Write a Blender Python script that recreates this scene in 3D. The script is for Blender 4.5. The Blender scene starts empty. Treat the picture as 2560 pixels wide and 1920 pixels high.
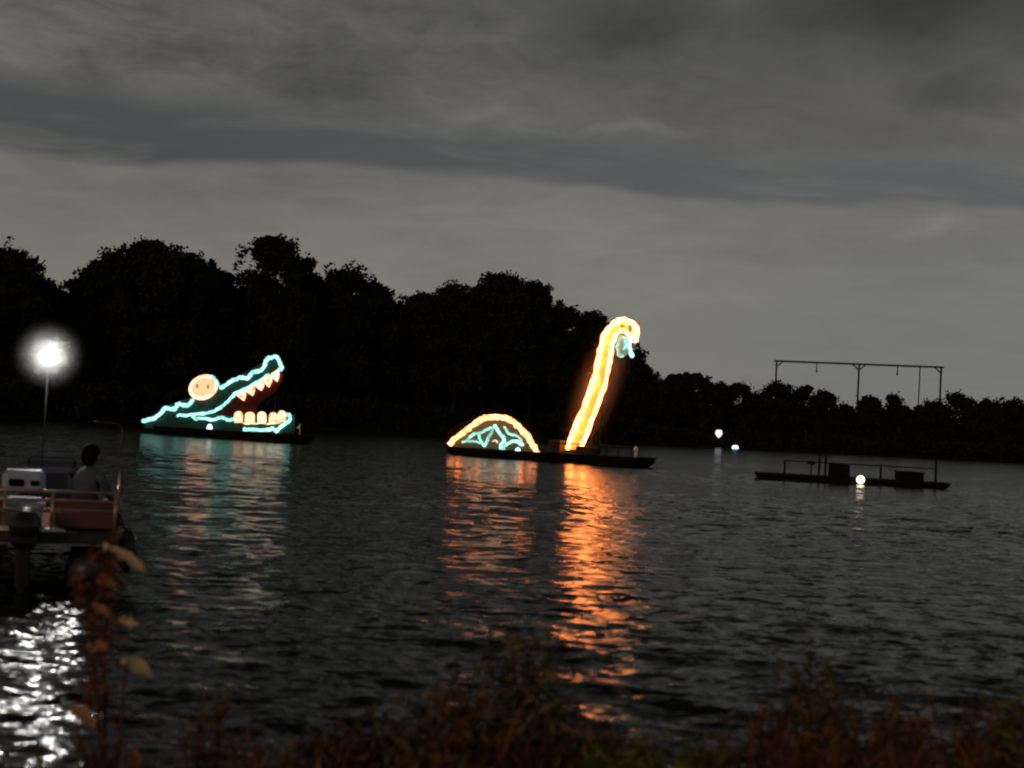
import bpy, math, random
import numpy as np
from mathutils import Vector, Matrix, geometry

R = math.radians
sc = bpy.context.scene
col = sc.collection
rng = random.Random(7)
nrng = np.random.default_rng(11)

# ------------------------------------------------------------------ camera
F = 3400.0                      # focal length in pixels of the 2560 x 1920 picture
CAMH = 2.0
PITCH, ROLL = R(1.72), R(3.0)
cam_d = bpy.data.cameras.new('camera')
cam = bpy.data.objects.new('camera', cam_d)
col.objects.link(cam)
cam_d.sensor_width = 36.0
cam_d.lens = 36.0 * F / 2560.0
cam_d.clip_start = 0.1
cam_d.clip_end = 8000.0
CR = Matrix.Rotation(math.pi / 2 + PITCH, 3, 'X') @ Matrix.Rotation(ROLL, 3, 'Z')
cam.matrix_world = Matrix.Translation((0, 0, CAMH)) @ CR.to_4x4()
cam_d.dof.use_dof = True
cam_d.dof.focus_distance = 85.0
cam_d.dof.aperture_fstop = 1.5
sc.camera = cam
CAM = Vector((0, 0, CAMH))


def ray(u, v):
    return (CR @ Vector(((u - 1280) / F, -(v - 960) / F, -1.0))).normalized()


def at_range(u, v, D):
    d = ray(u, v)
    return CAM + d * (D / math.hypot(d.x, d.y))


def on_z(u, v, z=0.0):
    d = ray(u, v)
    return CAM + d * ((z - CAMH) / d.z)


def on_plane(u, v, p0, n):
    d = ray(u, v)
    return CAM + d * ((p0 - CAM).dot(n) / d.dot(n))


# ------------------------------------------------------------------ view / render settings
sc.view_settings.view_transform = 'Standard'
sc.view_settings.look = 'None'
sc.view_settings.exposure = 0.0
sc.view_settings.gamma = 1.0
sc.view_settings.use_curve_mapping = False
sc.render.engine = 'CYCLES'
sc.cycles.use_denoising = True
sc.cycles.denoising_input_passes = 'RGB_ALBEDO'
sc.cycles.filter_width = 2.1
sc.cycles.max_bounces = 6
sc.cycles.volume_bounces = 0
sc.cycles.sample_clamp_indirect = 12.0

# ------------------------------------------------------------------ sun (dim warm glow of the near shore) and sky
SUN_EL, SUN_AZ = R(14.0), R(200.0)      # azimuth clockwise from +Y: behind the camera
sun_d = bpy.data.lights.new('sun', 'SUN')
sun_d.energy = 0.34
sun_d.angle = R(12.0)
sun_d.color = (1.0, 0.62, 0.36)
sun = bpy.data.objects.new('sun', sun_d)
col.objects.link(sun)
to_sun = Vector((math.sin(SUN_AZ) * math.cos(SUN_EL), math.cos(SUN_AZ) * math.cos(SUN_EL), math.sin(SUN_EL)))
sun.rotation_euler = to_sun.to_track_quat('Z', 'Y').to_euler()
sun.location = (-20, -60, 30)

world = bpy.data.worlds.new('World')
sc.world = world
world.use_nodes = True
NT = world.node_tree
NT.nodes.clear()


class NB:
    """small helper to write node trees as expressions"""
    def __init__(s, nt):
        s.nt = nt

    def node(s, typ, **kw):
        n = s.nt.nodes.new(typ)
        for k, v in kw.items():
            setattr(n, k, v)
        return n

    def put(s, sock, v):
        if isinstance(v, bpy.types.NodeSocket):
            s.nt.links.new(v, sock)
        else:
            sock.default_value = v

    def m(s, op, a, b=0.0, c=0.0, clamp=False):
        n = s.node('ShaderNodeMath', operation=op)
        n.use_clamp = clamp
        s.put(n.inputs[0], a); s.put(n.inputs[1], b); s.put(n.inputs[2], c)
        return n.outputs[0]

    def v(s, op, a, b=(0, 0, 0)):
        n = s.node('ShaderNodeVectorMath', operation=op)
        s.put(n.inputs[0], a)
        if op == 'SCALE':
            s.put(n.inputs['Scale'], b)
        else:
            s.put(n.inputs[1], b)
        return n.outputs['Value'] if op in ('DOT_PRODUCT', 'LENGTH') else n.outputs['Vector']

    def noise(s, vec, scale, detail=4.0, rough=0.55, dist=0.0):
        n = s.node('ShaderNodeTexNoise')
        s.put(n.inputs['Vector'], vec)
        n.inputs['Scale'].default_value = scale
        n.inputs['Detail'].default_value = detail
        n.inputs['Roughness'].default_value = rough
        n.inputs['Distortion'].default_value = dist
        return n

    def step(s, x, a, b):
        n = s.node('ShaderNodeMapRange', interpolation_type='SMOOTHSTEP')
        s.put(n.inputs['Value'], x)
        s.put(n.inputs['From Min'], a); s.put(n.inputs['From Max'], b)
        return n.outputs['Result']

    def mix(s, f, a, b, blend='MIX'):
        n = s.node('ShaderNodeMix', data_type='RGBA', blend_type=blend)
        s.put(n.inputs['Factor'], f)
        for sock, val in ((n.inputs['A'], a), (n.inputs['B'], b)):
            pass
        s.put(n.inputs[6], a); s.put(n.inputs[7], b)
        return n.outputs[2]

    def ramp(s, f, stops, interp='LINEAR'):
        n = s.node('ShaderNodeValToRGB')
        n.color_ramp.interpolation = interp
        e = n.color_ramp.elements
        while len(e) < len(stops):
            e.new(0.5)
        for i, (p, c) in enumerate(stops):
            e[i].position = p
            e[i].color = (*c, 1.0)
        s.put(n.inputs['Fac'], f)
        return n.outputs['Color']

    def sep(s, vec):
        n = s.node('ShaderNodeSeparateXYZ')
        s.put(n.inputs[0], vec)
        return n.outputs

    def comb(s, x, y, z):
        n = s.node('ShaderNodeCombineXYZ')
        s.put(n.inputs[0], x); s.put(n.inputs[1], y); s.put(n.inputs[2], z)
        return n.outputs[0]


def build_sky():
    b = NB(NT)
    tc = b.node('ShaderNodeTexCoord')
    d0 = b.v('NORMALIZE', tc.outputs['Generated'])
    # broad turbulence bends every cloud edge
    w1 = b.noise(d0, 7.0, 6.0, 0.6)
    w = b.v('SUBTRACT', w1.outputs['Color'], (0.5, 0.5, 0.5))
    d = b.v('ADD', d0, b.v('MULTIPLY', w, (0.15, 0.12, 0.09)))
    x, y, z = b.sep(d)
    x0, y0, z0 = b.sep(d0)
    az = b.m('ARCTAN2', x0, y0)
    # overcast glow: pale over the skyline, dimmer overhead
    base = b.ramp(z0, [(0.0, (0.158, 0.152, 0.132)), (0.10, (0.136, 0.130, 0.112)), (0.17, (0.112, 0.108, 0.094)),
                       (0.21, (0.088, 0.085, 0.077)), (0.30, (0.076, 0.074, 0.067)), (0.50, (0.044, 0.043, 0.041)),
                       (1.0, (0.022, 0.022, 0.022))])
    # cloud deck seen in perspective
    zz = b.m('ADD', b.m('MAXIMUM', z0, 0.0), 0.16)
    pv = b.comb(b.m('DIVIDE', x0, zz), b.m('DIVIDE', y0, zz), 0.0)
    n1 = b.noise(pv, 1.5, 6.0, 0.55, 0.4).outputs['Fac']
    n2 = b.noise(b.v('ADD', pv, (7.3, 2.1, 0)), 4.5, 6.0, 0.6, 0.8).outputs['Fac']
    tex = b.m('ADD', b.m('MULTIPLY', n1, 0.85), b.m('MULTIPLY', n2, 0.55))
    tex = b.m('ADD', tex, 0.30)
    amt = b.step(z0, 0.06, 0.22)
    tex = b.m('ADD', 1.0, b.m('MULTIPLY', b.m('SUBTRACT', tex, 1.0), b.m('ADD', 0.25, b.m('MULTIPLY', amt, 0.9))))
    base = b.mix(b.m('MULTIPLY', b.step(az, -0.1, 0.4), b.step(z0, 0.20, 0.05)), base, (0.128, 0.130, 0.122, 1))
    n3 = b.noise(b.v('ADD', pv, (1.7, 9.2, 0)), 11.0, 7.0, 0.65, 1.2).outputs['Fac']
    fine = b.m('MULTIPLY', b.m('SUBTRACT', n3, 0.5), b.m('MULTIPLY', b.step(z0, 0.17, 0.26), 0.95))
    tex = b.m('ADD', tex, b.m('MULTIPLY', fine, b.step(az, 0.30, -0.25)))
    c = b.mix(1.0, base, b.comb(tex, tex, tex), 'MULTIPLY')

    def blob(u, v, rx, ry, amount):
        cdir = ray(u, v)
        rt = CR @ Vector((1, 0, 0)); up = CR @ Vector((0, 1, 0))
        e = b.v('SUBTRACT', d, tuple(cdir))
        a = b.m('DIVIDE', b.v('DOT_PRODUCT', e, tuple(rt)), rx / F)
        q = b.m('DIVIDE', b.v('DOT_PRODUCT', e, tuple(up)), ry / F)
        r2 = b.m('ADD', b.m('MULTIPLY', a, a), b.m('MULTIPLY', q, q))
        f = b.m('POWER', 2.718, b.m('MULTIPLY', r2, -1.0))
        front = b.step(b.v('DOT_PRODUCT', d, tuple(cdir)), 0.3, 0.6)
        return b.m('MULTIPLY', b.m('MULTIPLY', f, front), amount)

    dark = None
    for args in ((1560, 40, 330, 150, 0.50), (2330, 0, 430, 170, 0.55), (2420, 205, 210, 60, 0.40),
                 (830, 190, 190, 70, 0.36), (420, 150, 240, 45, 0.30), (200, 190, 60, 50, 0.34),
                 (390, 60, 90, 40, 0.22), (1900, 210, 420, 130, 0.16), (790, 110, 80, 60, 0.22),
                 (1100, 60, 220, 60, 0.15)):
        f = blob(*args)
        dark = f if dark is None else b.m('MAXIMUM', dark, f)
    k = b.m('SUBTRACT', 1.0, dark)
    c = b.mix(1.0, c, b.comb(k, k, k), 'MULTIPLY')
    lite = None
    for args in ((150, 130, 260, 120, 0.16), (1480, 360, 300, 16, 0.30), (1150, 330, 200, 22, 0.25),
                 (2330, 585, 60, 22, 0.22), (1330, 620, 420, 120, 0.18), (2480, 395, 180, 25, 0.2)):
        f = blob(*args)
        lite = f if lite is None else b.m('MAXIMUM', lite, f)
    k = b.m('ADD', 1.0, lite)
    c = b.mix(1.0, c, b.comb(k, k, k), 'MULTIPLY')
    # a slate stratus layer: crisp lower edge, soft upper edge
    lowe = b.m('SUBTRACT', 0.172, b.m('MULTIPLY', az, 0.026))
    wz = b.m('MULTIPLY', b.m('SUBTRACT', b.noise(d0, 3.0, 3.0).outputs['Fac'], 0.5), 0.055)
    ze = b.m('ADD', z0, wz)
    lo = b.step(ze, b.m('SUBTRACT', lowe, 0.003), b.m('ADD', lowe, 0.006))
    wz2 = b.m('MULTIPLY', b.m('SUBTRACT', b.noise(d0, 4.0, 4.0).outputs['Color'], 0.5), 0.0)
    hi_e = b.m('ADD', lowe, b.m('ADD', 0.020, b.m('MULTIPLY', b.noise(b.v('ADD', d0, (3.1, 0, 0)), 3.5, 4.0).outputs['Fac'], 0.030)))
    hi = b.step(z0, b.m('ADD', hi_e, 0.020), b.m('SUBTRACT', hi_e, 0.012))
    band = b.m('MULTIPLY', b.m('MULTIPLY', lo, hi), 0.92)
    mot = b.noise(b.v('MULTIPLY', pv, (1.0, 2.2, 1.0)), 2.2, 6.0, 0.62, 0.5).outputs['Fac']
    band = b.m('MULTIPLY', band, b.m('ADD', 0.45, b.m('MULTIPLY', b.step(mot, 0.30, 0.58), 0.55)))
    slate = b.mix(b.step(az, -0.35, 0.35), (0.046, 0.047, 0.049, 1), (0.072, 0.075, 0.079, 1))
    c = b.mix(band, c, slate)
    # faint grain of thin cloud
    cloud_bg = b.node('ShaderNodeBackground')
    b.put(cloud_bg.inputs['Color'], c)
    cloud_bg.inputs['Strength'].default_value = 1.40
    sky = b.node('ShaderNodeTexSky')
    sky.sky_type = 'NISHITA'
    sky.sun_disc = False
    sky.sun_elevation = SUN_EL
    sky.sun_rotation = SUN_AZ
    sky_bg = b.node('ShaderNodeBackground')
    b.put(sky_bg.inputs['Color'], sky.outputs[0])
    sky_bg.inputs['Strength'].default_value = 0.02
    mx = b.node('ShaderNodeMixShader')
    mx.inputs[0].default_value = 0.93
    NT.links.new(sky_bg.outputs[0], mx.inputs[1])
    NT.links.new(cloud_bg.outputs[0], mx.inputs[2])
    out = b.node('ShaderNodeOutputWorld')
    NT.links.new(mx.outputs[0], out.inputs['Surface'])


build_sky()


# ------------------------------------------------------------------ materials
def mat(name, color, rough=0.7, spec=0.4, metal=0.0, noise_scale=None, noise_amt=0.35, color2=None, bump=0.0, trans=None):
    m = bpy.data.materials.new(name)
    m.use_nodes = True
    nt = m.node_tree
    b = NB(nt)
    p = nt.nodes['Principled BSDF']
    p.inputs['Roughness'].default_value = rough
    p.inputs['Metallic'].default_value = metal
    p.inputs['Specular IOR Level'].default_value = spec
    if noise_scale:
        tc = b.node('ShaderNodeTexCoord')
        n = b.noise(tc.outputs['Object'], noise_scale, 4.0)
        c2 = color2 or tuple(v * (1 - noise_amt) for v in color)
        r = b.ramp(n.outputs['Fac'], [(0.3, c2), (0.7, color)])
        b.put(p.inputs['Base Color'], r)
        if bump:
            bn = b.node('ShaderNodeBump')
            bn.inputs['Strength'].default_value = bump
            b.put(bn.inputs['Height'], n.outputs['Fac'])
            b.put(p.inputs['Normal'], bn.outputs[0])
    else:
        p.inputs['Base Color'].default_value = (*color, 1)
    return m


def leaf_mat(name, ca, cb, scale=3.0, rough=0.6):
    """leaf colour varying over the plant and from leaf to leaf"""
    m = bpy.data.materials.new(name)
    m.use_nodes = True
    nt = m.node_tree
    b = NB(nt)
    p = nt.nodes['Principled BSDF']
    p.inputs['Roughness'].default_value = rough
    p.inputs['Specular IOR Level'].default_value = 0.25
    g = b.node('ShaderNodeNewGeometry')
    tc = b.node('ShaderNodeTexCoord')
    n = b.noise(tc.outputs['Object'], scale, 3.0)
    f = b.m('ADD', b.m('MULTIPLY', n.outputs['Fac'], 0.6), b.m('MULTIPLY', g.outputs['Random Per Island'], 0.45))
    b.put(p.inputs['Base Color'], b.ramp(f, [(0.25, ca), (0.8, cb)]))
    return m


def glow(name, color, strength=1.0, flicker=None):
    m = bpy.data.materials.new(name)
    m.use_nodes = True
    nt = m.node_tree
    nt.nodes.clear()
    b = NB(nt)
    e = b.node('ShaderNodeEmission')
    e.inputs['Color'].default_value = (*color, 1)
    e.inputs['Strength'].default_value = strength
    if flicker:
        tc = b.node('ShaderNodeTexCoord')
        n = b.noise(tc.outputs['Object'], flicker, 2.0)
        b.put(e.inputs['Strength'], b.m('MULTIPLY', b.step(n.outputs['Fac'], 0.25, 0.75), strength * 1.5))
        b.put(e.inputs['Strength'], b.m('ADD', b.m('MULTIPLY', b.step(n.outputs['Fac'], 0.3, 0.7), strength * 0.9), strength * 0.55))
    o = b.node('ShaderNodeOutputMaterial')
    nt.links.new(e.outputs[0], o.inputs['Surface'])
    return m


M = {
    'hull': mat('hull_black', (0.007, 0.007, 0.008), 0.8, 0.1, noise_scale=1.5),
    'pontoon': mat('dark_aluminium', (0.05, 0.05, 0.052), 0.4, 0.5, 0.6, noise_scale=6.0),
    'deck': mat('deck_grey', (0.014, 0.014, 0.013), 0.9, 0.1, noise_scale=3.0),
    'steel': mat('painted_steel', (0.012, 0.012, 0.012), 0.7, 0.2, noise_scale=4.0),
    'screen_glow': mat('green_glow_scrim', (0.035, 0.10, 0.085), 0.9, 0.1, noise_scale=6.0),  # green in the colour imitates the strings' glow on the panel
    'mouth_glow': mat('red_glow_scrim', (0.085, 0.016, 0.010), 0.9, 0.1, noise_scale=6.0),  # red in the colour stands for the teeth's glow in the mouth
    'scrim_neck': mat('amber_scrim', (0.85, 0.70, 0.42), 0.9, 0.1, noise_scale=3.0),
    'scrim_eye': mat('cream_scrim', (0.8, 0.62, 0.42), 0.9, 0.1, noise_scale=3.0),
    'scrim_tongue': mat('pale_mint_scrim', (0.55, 0.75, 0.70), 0.9, 0.1, noise_scale=3.0),
    'scrim_shell': mat('olive_scrim', (0.10, 0.13, 0.08), 0.9, 0.1, noise_scale=5.0),
    'amber': glow('amber_lights', (1.0, 0.29, 0.075), 12.0, 2.6),
    'amber_dim': glow('amber_rim_lights', (1.0, 0.34, 0.13), 4.2, 2.6),
    'teal': glow('teal_lights', (0.42, 1.0, 0.86), 1.55, 2.0),
    'teal_soft': glow('soft_teal_lights', (0.42, 1.0, 0.80), 1.15, 2.4),
    'tooth': glow('tooth_lights', (1.0, 0.46, 0.30), 2.3, 1.6),
    'tooth_low': glow('lower_tooth_lights', (1.0, 0.62, 0.34), 1.6, 1.6),
    'eye': glow('eye_lights', (1.0, 0.42, 0.26), 3.0, 2.0),
    'eye_fill': glow('eye_fill_lights', (1.0, 0.52, 0.28), 1.35),
    'pupil': glow('pupil_amber', (1.0, 0.45, 0.16), 0.5),
    'deck_lamp': glow('deck_lamp', (1.0, 0.80, 0.55), 4.0),
    'deck_lamp_cool': glow('deck_lamp_cool', (0.75, 0.95, 1.0), 2.4),
    'shore_white': glow('shore_lamp_white', (0.85, 0.88, 1.0), 1.2),
    'shore_blue': glow('shore_lamp_blue', (0.55, 0.72, 1.0), 3.6),
    'ground': mat('dark_soil', (0.012, 0.011, 0.008), 0.95, 0.1, noise_scale=0.6, bump=0.3),
    'bank': mat('bank_soil', (0.055, 0.040, 0.026), 0.95, 0.1, noise_scale=3.0, bump=0.5),
    'bark': mat('bark', (0.035, 0.028, 0.022), 0.9, 0.1, noise_scale=2.0, bump=0.4),
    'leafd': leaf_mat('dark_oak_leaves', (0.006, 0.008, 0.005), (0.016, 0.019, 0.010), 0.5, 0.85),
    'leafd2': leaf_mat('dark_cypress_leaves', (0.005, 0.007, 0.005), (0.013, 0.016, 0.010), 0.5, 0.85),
    'rust': leaf_mat('rust_leaves', (0.050, 0.016, 0.006), (0.27, 0.090, 0.030), 4.0),
    'brown': leaf_mat('brown_leaves', (0.030, 0.016, 0.008), (0.22, 0.115, 0.045), 4.0),
    'olive': leaf_mat('olive_leaves', (0.020, 0.020, 0.008), (0.150, 0.125, 0.045), 4.0),
    'green': leaf_mat('green_leaves', (0.030, 0.042, 0.010), (0.20, 0.21, 0.05), 5.0),
    'stem': mat('brown_stem', (0.11, 0.045, 0.02), 0.8, 0.2, noise_scale=8.0),
    'tanleaf': leaf_mat('tan_leaves', (0.62, 0.44, 0.22), (0.82, 0.62, 0.34), 6.0, 0.75),
    'tanleaf2': leaf_mat('faded_brown_leaves', (0.30, 0.14, 0.075), (0.52, 0.28, 0.15), 6.0, 0.75),
    'alu': mat('brushed_aluminium', (0.62, 0.60, 0.58), 0.32, 0.5, 0.9, noise_scale=9.0, noise_amt=0.2),
    'rail': mat('rail_metal', (0.42, 0.29, 0.20), 0.35, 0.5, 0.6, noise_scale=9.0, noise_amt=0.2),
    'panel': mat('maroon_panel', (0.10, 0.030, 0.020), 0.45, 0.5, noise_scale=3.0),
    'cowl': mat('black_cowling', (0.010, 0.010, 0.011), 0.35),
    'vinyl': mat('pale_blue_vinyl', (0.42, 0.50, 0.66), 0.4, 0.5, noise_scale=4.0, noise_amt=0.15),
    'vinyl_dark': mat('navy_vinyl', (0.008, 0.008, 0.010), 0.9, 0.05),
    'foot': mat('white_base', (0.80, 0.76, 0.74), 0.5, noise_scale=9.0, noise_amt=0.15),
    'carpet': mat('deck_carpet', (0.16, 0.08, 0.05), 0.95, 0.1, noise_scale=6.0),
    'hair': mat('dark_hair', (0.006, 0.005, 0.005), 0.9, 0.05),
    'frame': mat('dark_galvanised', (0.03, 0.03, 0.03), 0.6, noise_scale=0.8),
    'lamp_bloom': None,
    'skin': mat('skin', (0.45, 0.29, 0.23), 0.7),
    'timber': mat('weathered_timber', (0.08, 0.06, 0.045), 0.85, 0.1, noise_scale=3.0, bump=0.3),
}


BLOOM_R = 0.52


def bloom_mat(name, density, color, rx=1.0):
    """added volume imitating bloom round a light: scatters the lamp's own light, thinning out to nothing at its rim"""
    m = bpy.data.materials.new(name)
    m.use_nodes = True
    m.cycles.volume_sampling = 'EQUIANGULAR'
    m.node_tree.nodes.clear()
    b = NB(m.node_tree)
    pv = b.node('ShaderNodeVolumePrincipled')
    pv.inputs['Color'].default_value = (*color, 1)
    tc = b.node('ShaderNodeTexCoord')
    lv = b.v('LENGTH', tc.outputs['Object'])
    f = b.step(lv, rx, 0.0)
    b.put(pv.inputs['Density'], b.m('MULTIPLY', b.m('MULTIPLY', f, f), density))
    oo = b.node('ShaderNodeOutputMaterial')
    m.node_tree.links.new(pv.outputs[0], oo.inputs['Volume'])
    return m


def lamp_glass():
    """clear lamp glass with a soft glow, lets the bulb's light through"""
    m = bpy.data.materials.new('lamp_glass')
    m.use_nodes = True
    nt = m.node_tree
    nt.nodes.clear()
    b = NB(nt)
    e = b.node('ShaderNodeEmission')
    e.inputs['Color'].default_value = (1, .98, .95, 1)
    e.inputs['Strength'].default_value = 6.0
    t = b.node('ShaderNodeBsdfTransparent')
    ad = b.node('ShaderNodeAddShader')
    o = b.node('ShaderNodeOutputMaterial')
    nt.links.new(e.outputs[0], ad.inputs[0]); nt.links.new(t.outputs[0], ad.inputs[1]); nt.links.new(ad.outputs[0], o.inputs['Surface'])
    return m


M['white_lamp'] = lamp_glass()
M['float_bloom'] = bloom_mat('float_bloom', 0.20, (0.9, 0.8, 0.75))
M['lamp_bloom'] = bloom_mat('lamp_bloom', 0.20, (0.93, 0.92, 0.9), BLOOM_R)


# ------------------------------------------------------------------ object helpers
def tag(o, label=None, cat=None, group=None, kind=None):
    if label: o['label'] = label
    if cat: o['category'] = cat
    if group: o['group'] = group
    if kind: o['kind'] = kind
    return o


def empty(name, loc, label, cat, group=None, rz=0.0):
    o = bpy.data.objects.new(name, None)
    col.objects.link(o)
    o.empty_display_size = 0.3
    o.location = loc
    o.rotation_euler = (0, 0, rz)
    return tag(o, label, cat, group)


class MB:
    def __init__(s):
        s.V, s.Fc = [], []

    def add(s, vs, fs):
        o = len(s.V)
        s.V += [Vector(v) for v in vs]
        s.Fc += [tuple(i + o for i in f) for f in fs]
        return s

    def box(s, c, size, rz=0.0, bev=0.0, rx=0.0):
        hx, hy, hz = size[0] / 2, size[1] / 2, size[2] / 2
        bv = min(bev, hx * .9, hy * .9, hz * .9)
        rot = Matrix.Rotation(rz, 3, 'Z') @ Matrix.Rotation(rx, 3, 'X')
        if bv <= 0:
            vs = [(x, y, z) for z in (-hz, hz) for y in (-hy, hy) for x in (-hx, hx)]
            fs = [(0, 2, 3, 1), (4, 5, 7, 6), (0, 1, 5, 4), (1, 3, 7, 5), (3, 2, 6, 7), (2, 0, 4, 6)]
        else:
            def ring(a, b_, z):
                c_ = bv
                return [(-a + c_, -b_, z), (a - c_, -b_, z), (a, -b_ + c_, z), (a, b_ - c_, z), (a - c_, b_, z), (-a + c_, b_, z), (-a, b_ - c_, z), (-a, -b_ + c_, z)]
            vs = ring(hx - bv, hy - bv, -hz) + ring(hx, hy, -hz + bv) + ring(hx, hy, hz - bv) + ring(hx - bv, hy - bv, hz)
            fs = [tuple(range(7, -1, -1)), tuple(range(24, 32))]
            for k in range(3):
                for i in range(8):
                    j = (i + 1) % 8
                    fs.append((k * 8 + i, k * 8 + j, k * 8 + 8 + j, k * 8 + 8 + i))
        return s.add([rot @ Vector(v) + Vector(c) for v in vs], fs)

    def tube(s, pts, rad, sides=8, closed=False):
        pts = [Vector(p) for p in pts]
        n = len(pts)
        rads = rad if isinstance(rad, (list, tuple)) else [rad] * n
        vs = []
        up = None
        for i in range(n):
            if closed:
                t = pts[(i + 1) % n] - pts[i - 1]
            else:
                t = pts[min(i + 1, n - 1)] - pts[max(i - 1, 0)]
            t.normalize()
            if up is None:
                up = Vector((0, 0, 1)) if abs(t.z) < 0.9 else Vector((0, 1, 0))
            up = (up - t * up.dot(t))
            if up.length < 1e-4:
                up = t.orthogonal()
            up.normalize()
            sd = t.cross(up)
            for k in range(sides):
                a = 2 * math.pi * k / sides
                vs.append(pts[i] + (up * math.cos(a) + sd * math.sin(a)) * rads[i])
        fs = []
        for i in range(n if closed else n - 1):
            i2 = (i + 1) % n
            for k in range(sides):
                k2 = (k + 1) % sides
                fs.append((i * sides + k, i * sides + k2, i2 * sides + k2, i2 * sides + k))
        if not closed:
            fs.append(tuple(range(sides - 1, -1, -1)))
            fs.append(tuple((n - 1) * sides + k for k in range(sides)))
        return s.add(vs, fs)

    def ball(s, c, r, seg=12, rings=8, rot=None):
        c = Vector(c)
        r = Vector(r) if isinstance(r, (tuple, list, Vector)) else Vector((r, r, r))
        vs = [Vector((0, 0, 1))]
        for i in range(1, rings):
            a = math.pi * i / rings
            for k in range(seg):
                t = 2 * math.pi * k / seg
                vs.append(Vector((math.sin(a) * math.cos(t), math.sin(a) * math.sin(t), math.cos(a))))
        vs.append(Vector((0, 0, -1)))
        fs = []
        for k in range(seg):
            k2 = (k + 1) % seg
            fs.append((0, 1 + k, 1 + k2))
            for i in range(rings - 2):
                a0 = 1 + i * seg
                fs.append((a0 + k, a0 + seg + k, a0 + seg + k2, a0 + k2))
            fs.append((len(vs) - 1, 1 + (rings - 2) * seg + k2, 1 + (rings - 2) * seg + k))
        out = []
        for v in vs:
            p = Vector((v.x * r.x, v.y * r.y, v.z * r.z))
            out.append(c + (rot @ p if rot else p))
        return s.add(out, fs)

    def prism(s, outline, off):
        """closed outline (list of Vector) extruded by vector off"""
        n = len(outline)
        o = [Vector(p) for p in outline]
        tri = geometry.tessellate_polygon([o])
        vs = o + [p + off for p in o]
        fs = [tuple(t) for t in tri] + [tuple(i + n for i in reversed(t)) for t in tri]
        for i in range(n):
            j = (i + 1) % n
            fs.append((i, j, j + n, i + n))
        return s.add(vs, fs)

    def build(s, name, m, parent=None, origin=None, smooth=False):
        org = Vector(origin) if origin is not None else (Vector(parent['_w']) if parent is not None and '_w' in parent.keys() else Vector((0, 0, 0)))
        me = bpy.data.meshes.new(name)
        me.from_pydata([tuple(v - org) for v in s.V], [], s.Fc)
        me.materials.append(m)
        if smooth:
            me.polygons.foreach_set('use_smooth', [True] * len(me.polygons))
        me.update()
        o = bpy.data.objects.new(name, me)
        col.objects.link(o)
        if parent is not None:
            o.parent = parent
            if parent.type == 'MESH':
                pass
        elif origin is not None:
            o.location = origin
        return o


def mesh_np(name, verts, quads, m, parent=None, smooth=False):
    me = bpy.data.meshes.new(name)
    nv, nf = len(verts), len(quads)
    k = quads.shape[1]
    me.vertices.add(nv)
    me.vertices.foreach_set('co', verts.astype(np.float32).ravel())
    me.loops.add(nf * k)
    me.loops.foreach_set('vertex_index', quads.astype(np.int32).ravel())
    me.polygons.add(nf)
    me.polygons.foreach_set('loop_start', np.arange(0, nf * k, k, dtype=np.int32))
    if smooth:
        me.polygons.foreach_set('use_smooth', np.ones(nf, dtype=bool))
    me.materials.append(m)
    me.update(calc_edges=True)
    me.validate()
    o = bpy.data.objects.new(name, me)
    col.objects.link(o)
    if parent is not None:
        o.parent = parent
    return o


def leaf_quads(centres, size, stretch=1.6, up_bias=0.0, jitter=0.4):
    """one kite-shaped leaf (4 corners) at every centre, random orientation"""
    n = len(centres)
    a = nrng.normal(size=(n, 3)); a[:, 2] += up_bias
    a /= np.linalg.norm(a, axis=1, keepdims=True)
    t = nrng.normal(size=(n, 3))
    b_ = np.cross(a, t); b_ /= np.linalg.norm(b_, axis=1, keepdims=True)
    sz = size * (1 + jitter * nrng.uniform(-1, 1, (n, 1)))
    L = a * sz * stretch / 2
    W = b_ * sz / 2
    v = np.stack([centres - L, centres + W - L * 0.15, centres + L, centres - W - L * 0.15], axis=1).reshape(-1, 3)
    q = np.arange(4 * n).reshape(n, 4)
    return v, q


# ------------------------------------------------------------------ water
def shore_range(u):
    """distance of the far waterline along the picture column u"""
    return float(np.interp(u, [-900, 0, 640, 1280, 1620, 2560, 3400], [140, 152, 172, 205, 225, 268, 285]))


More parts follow.
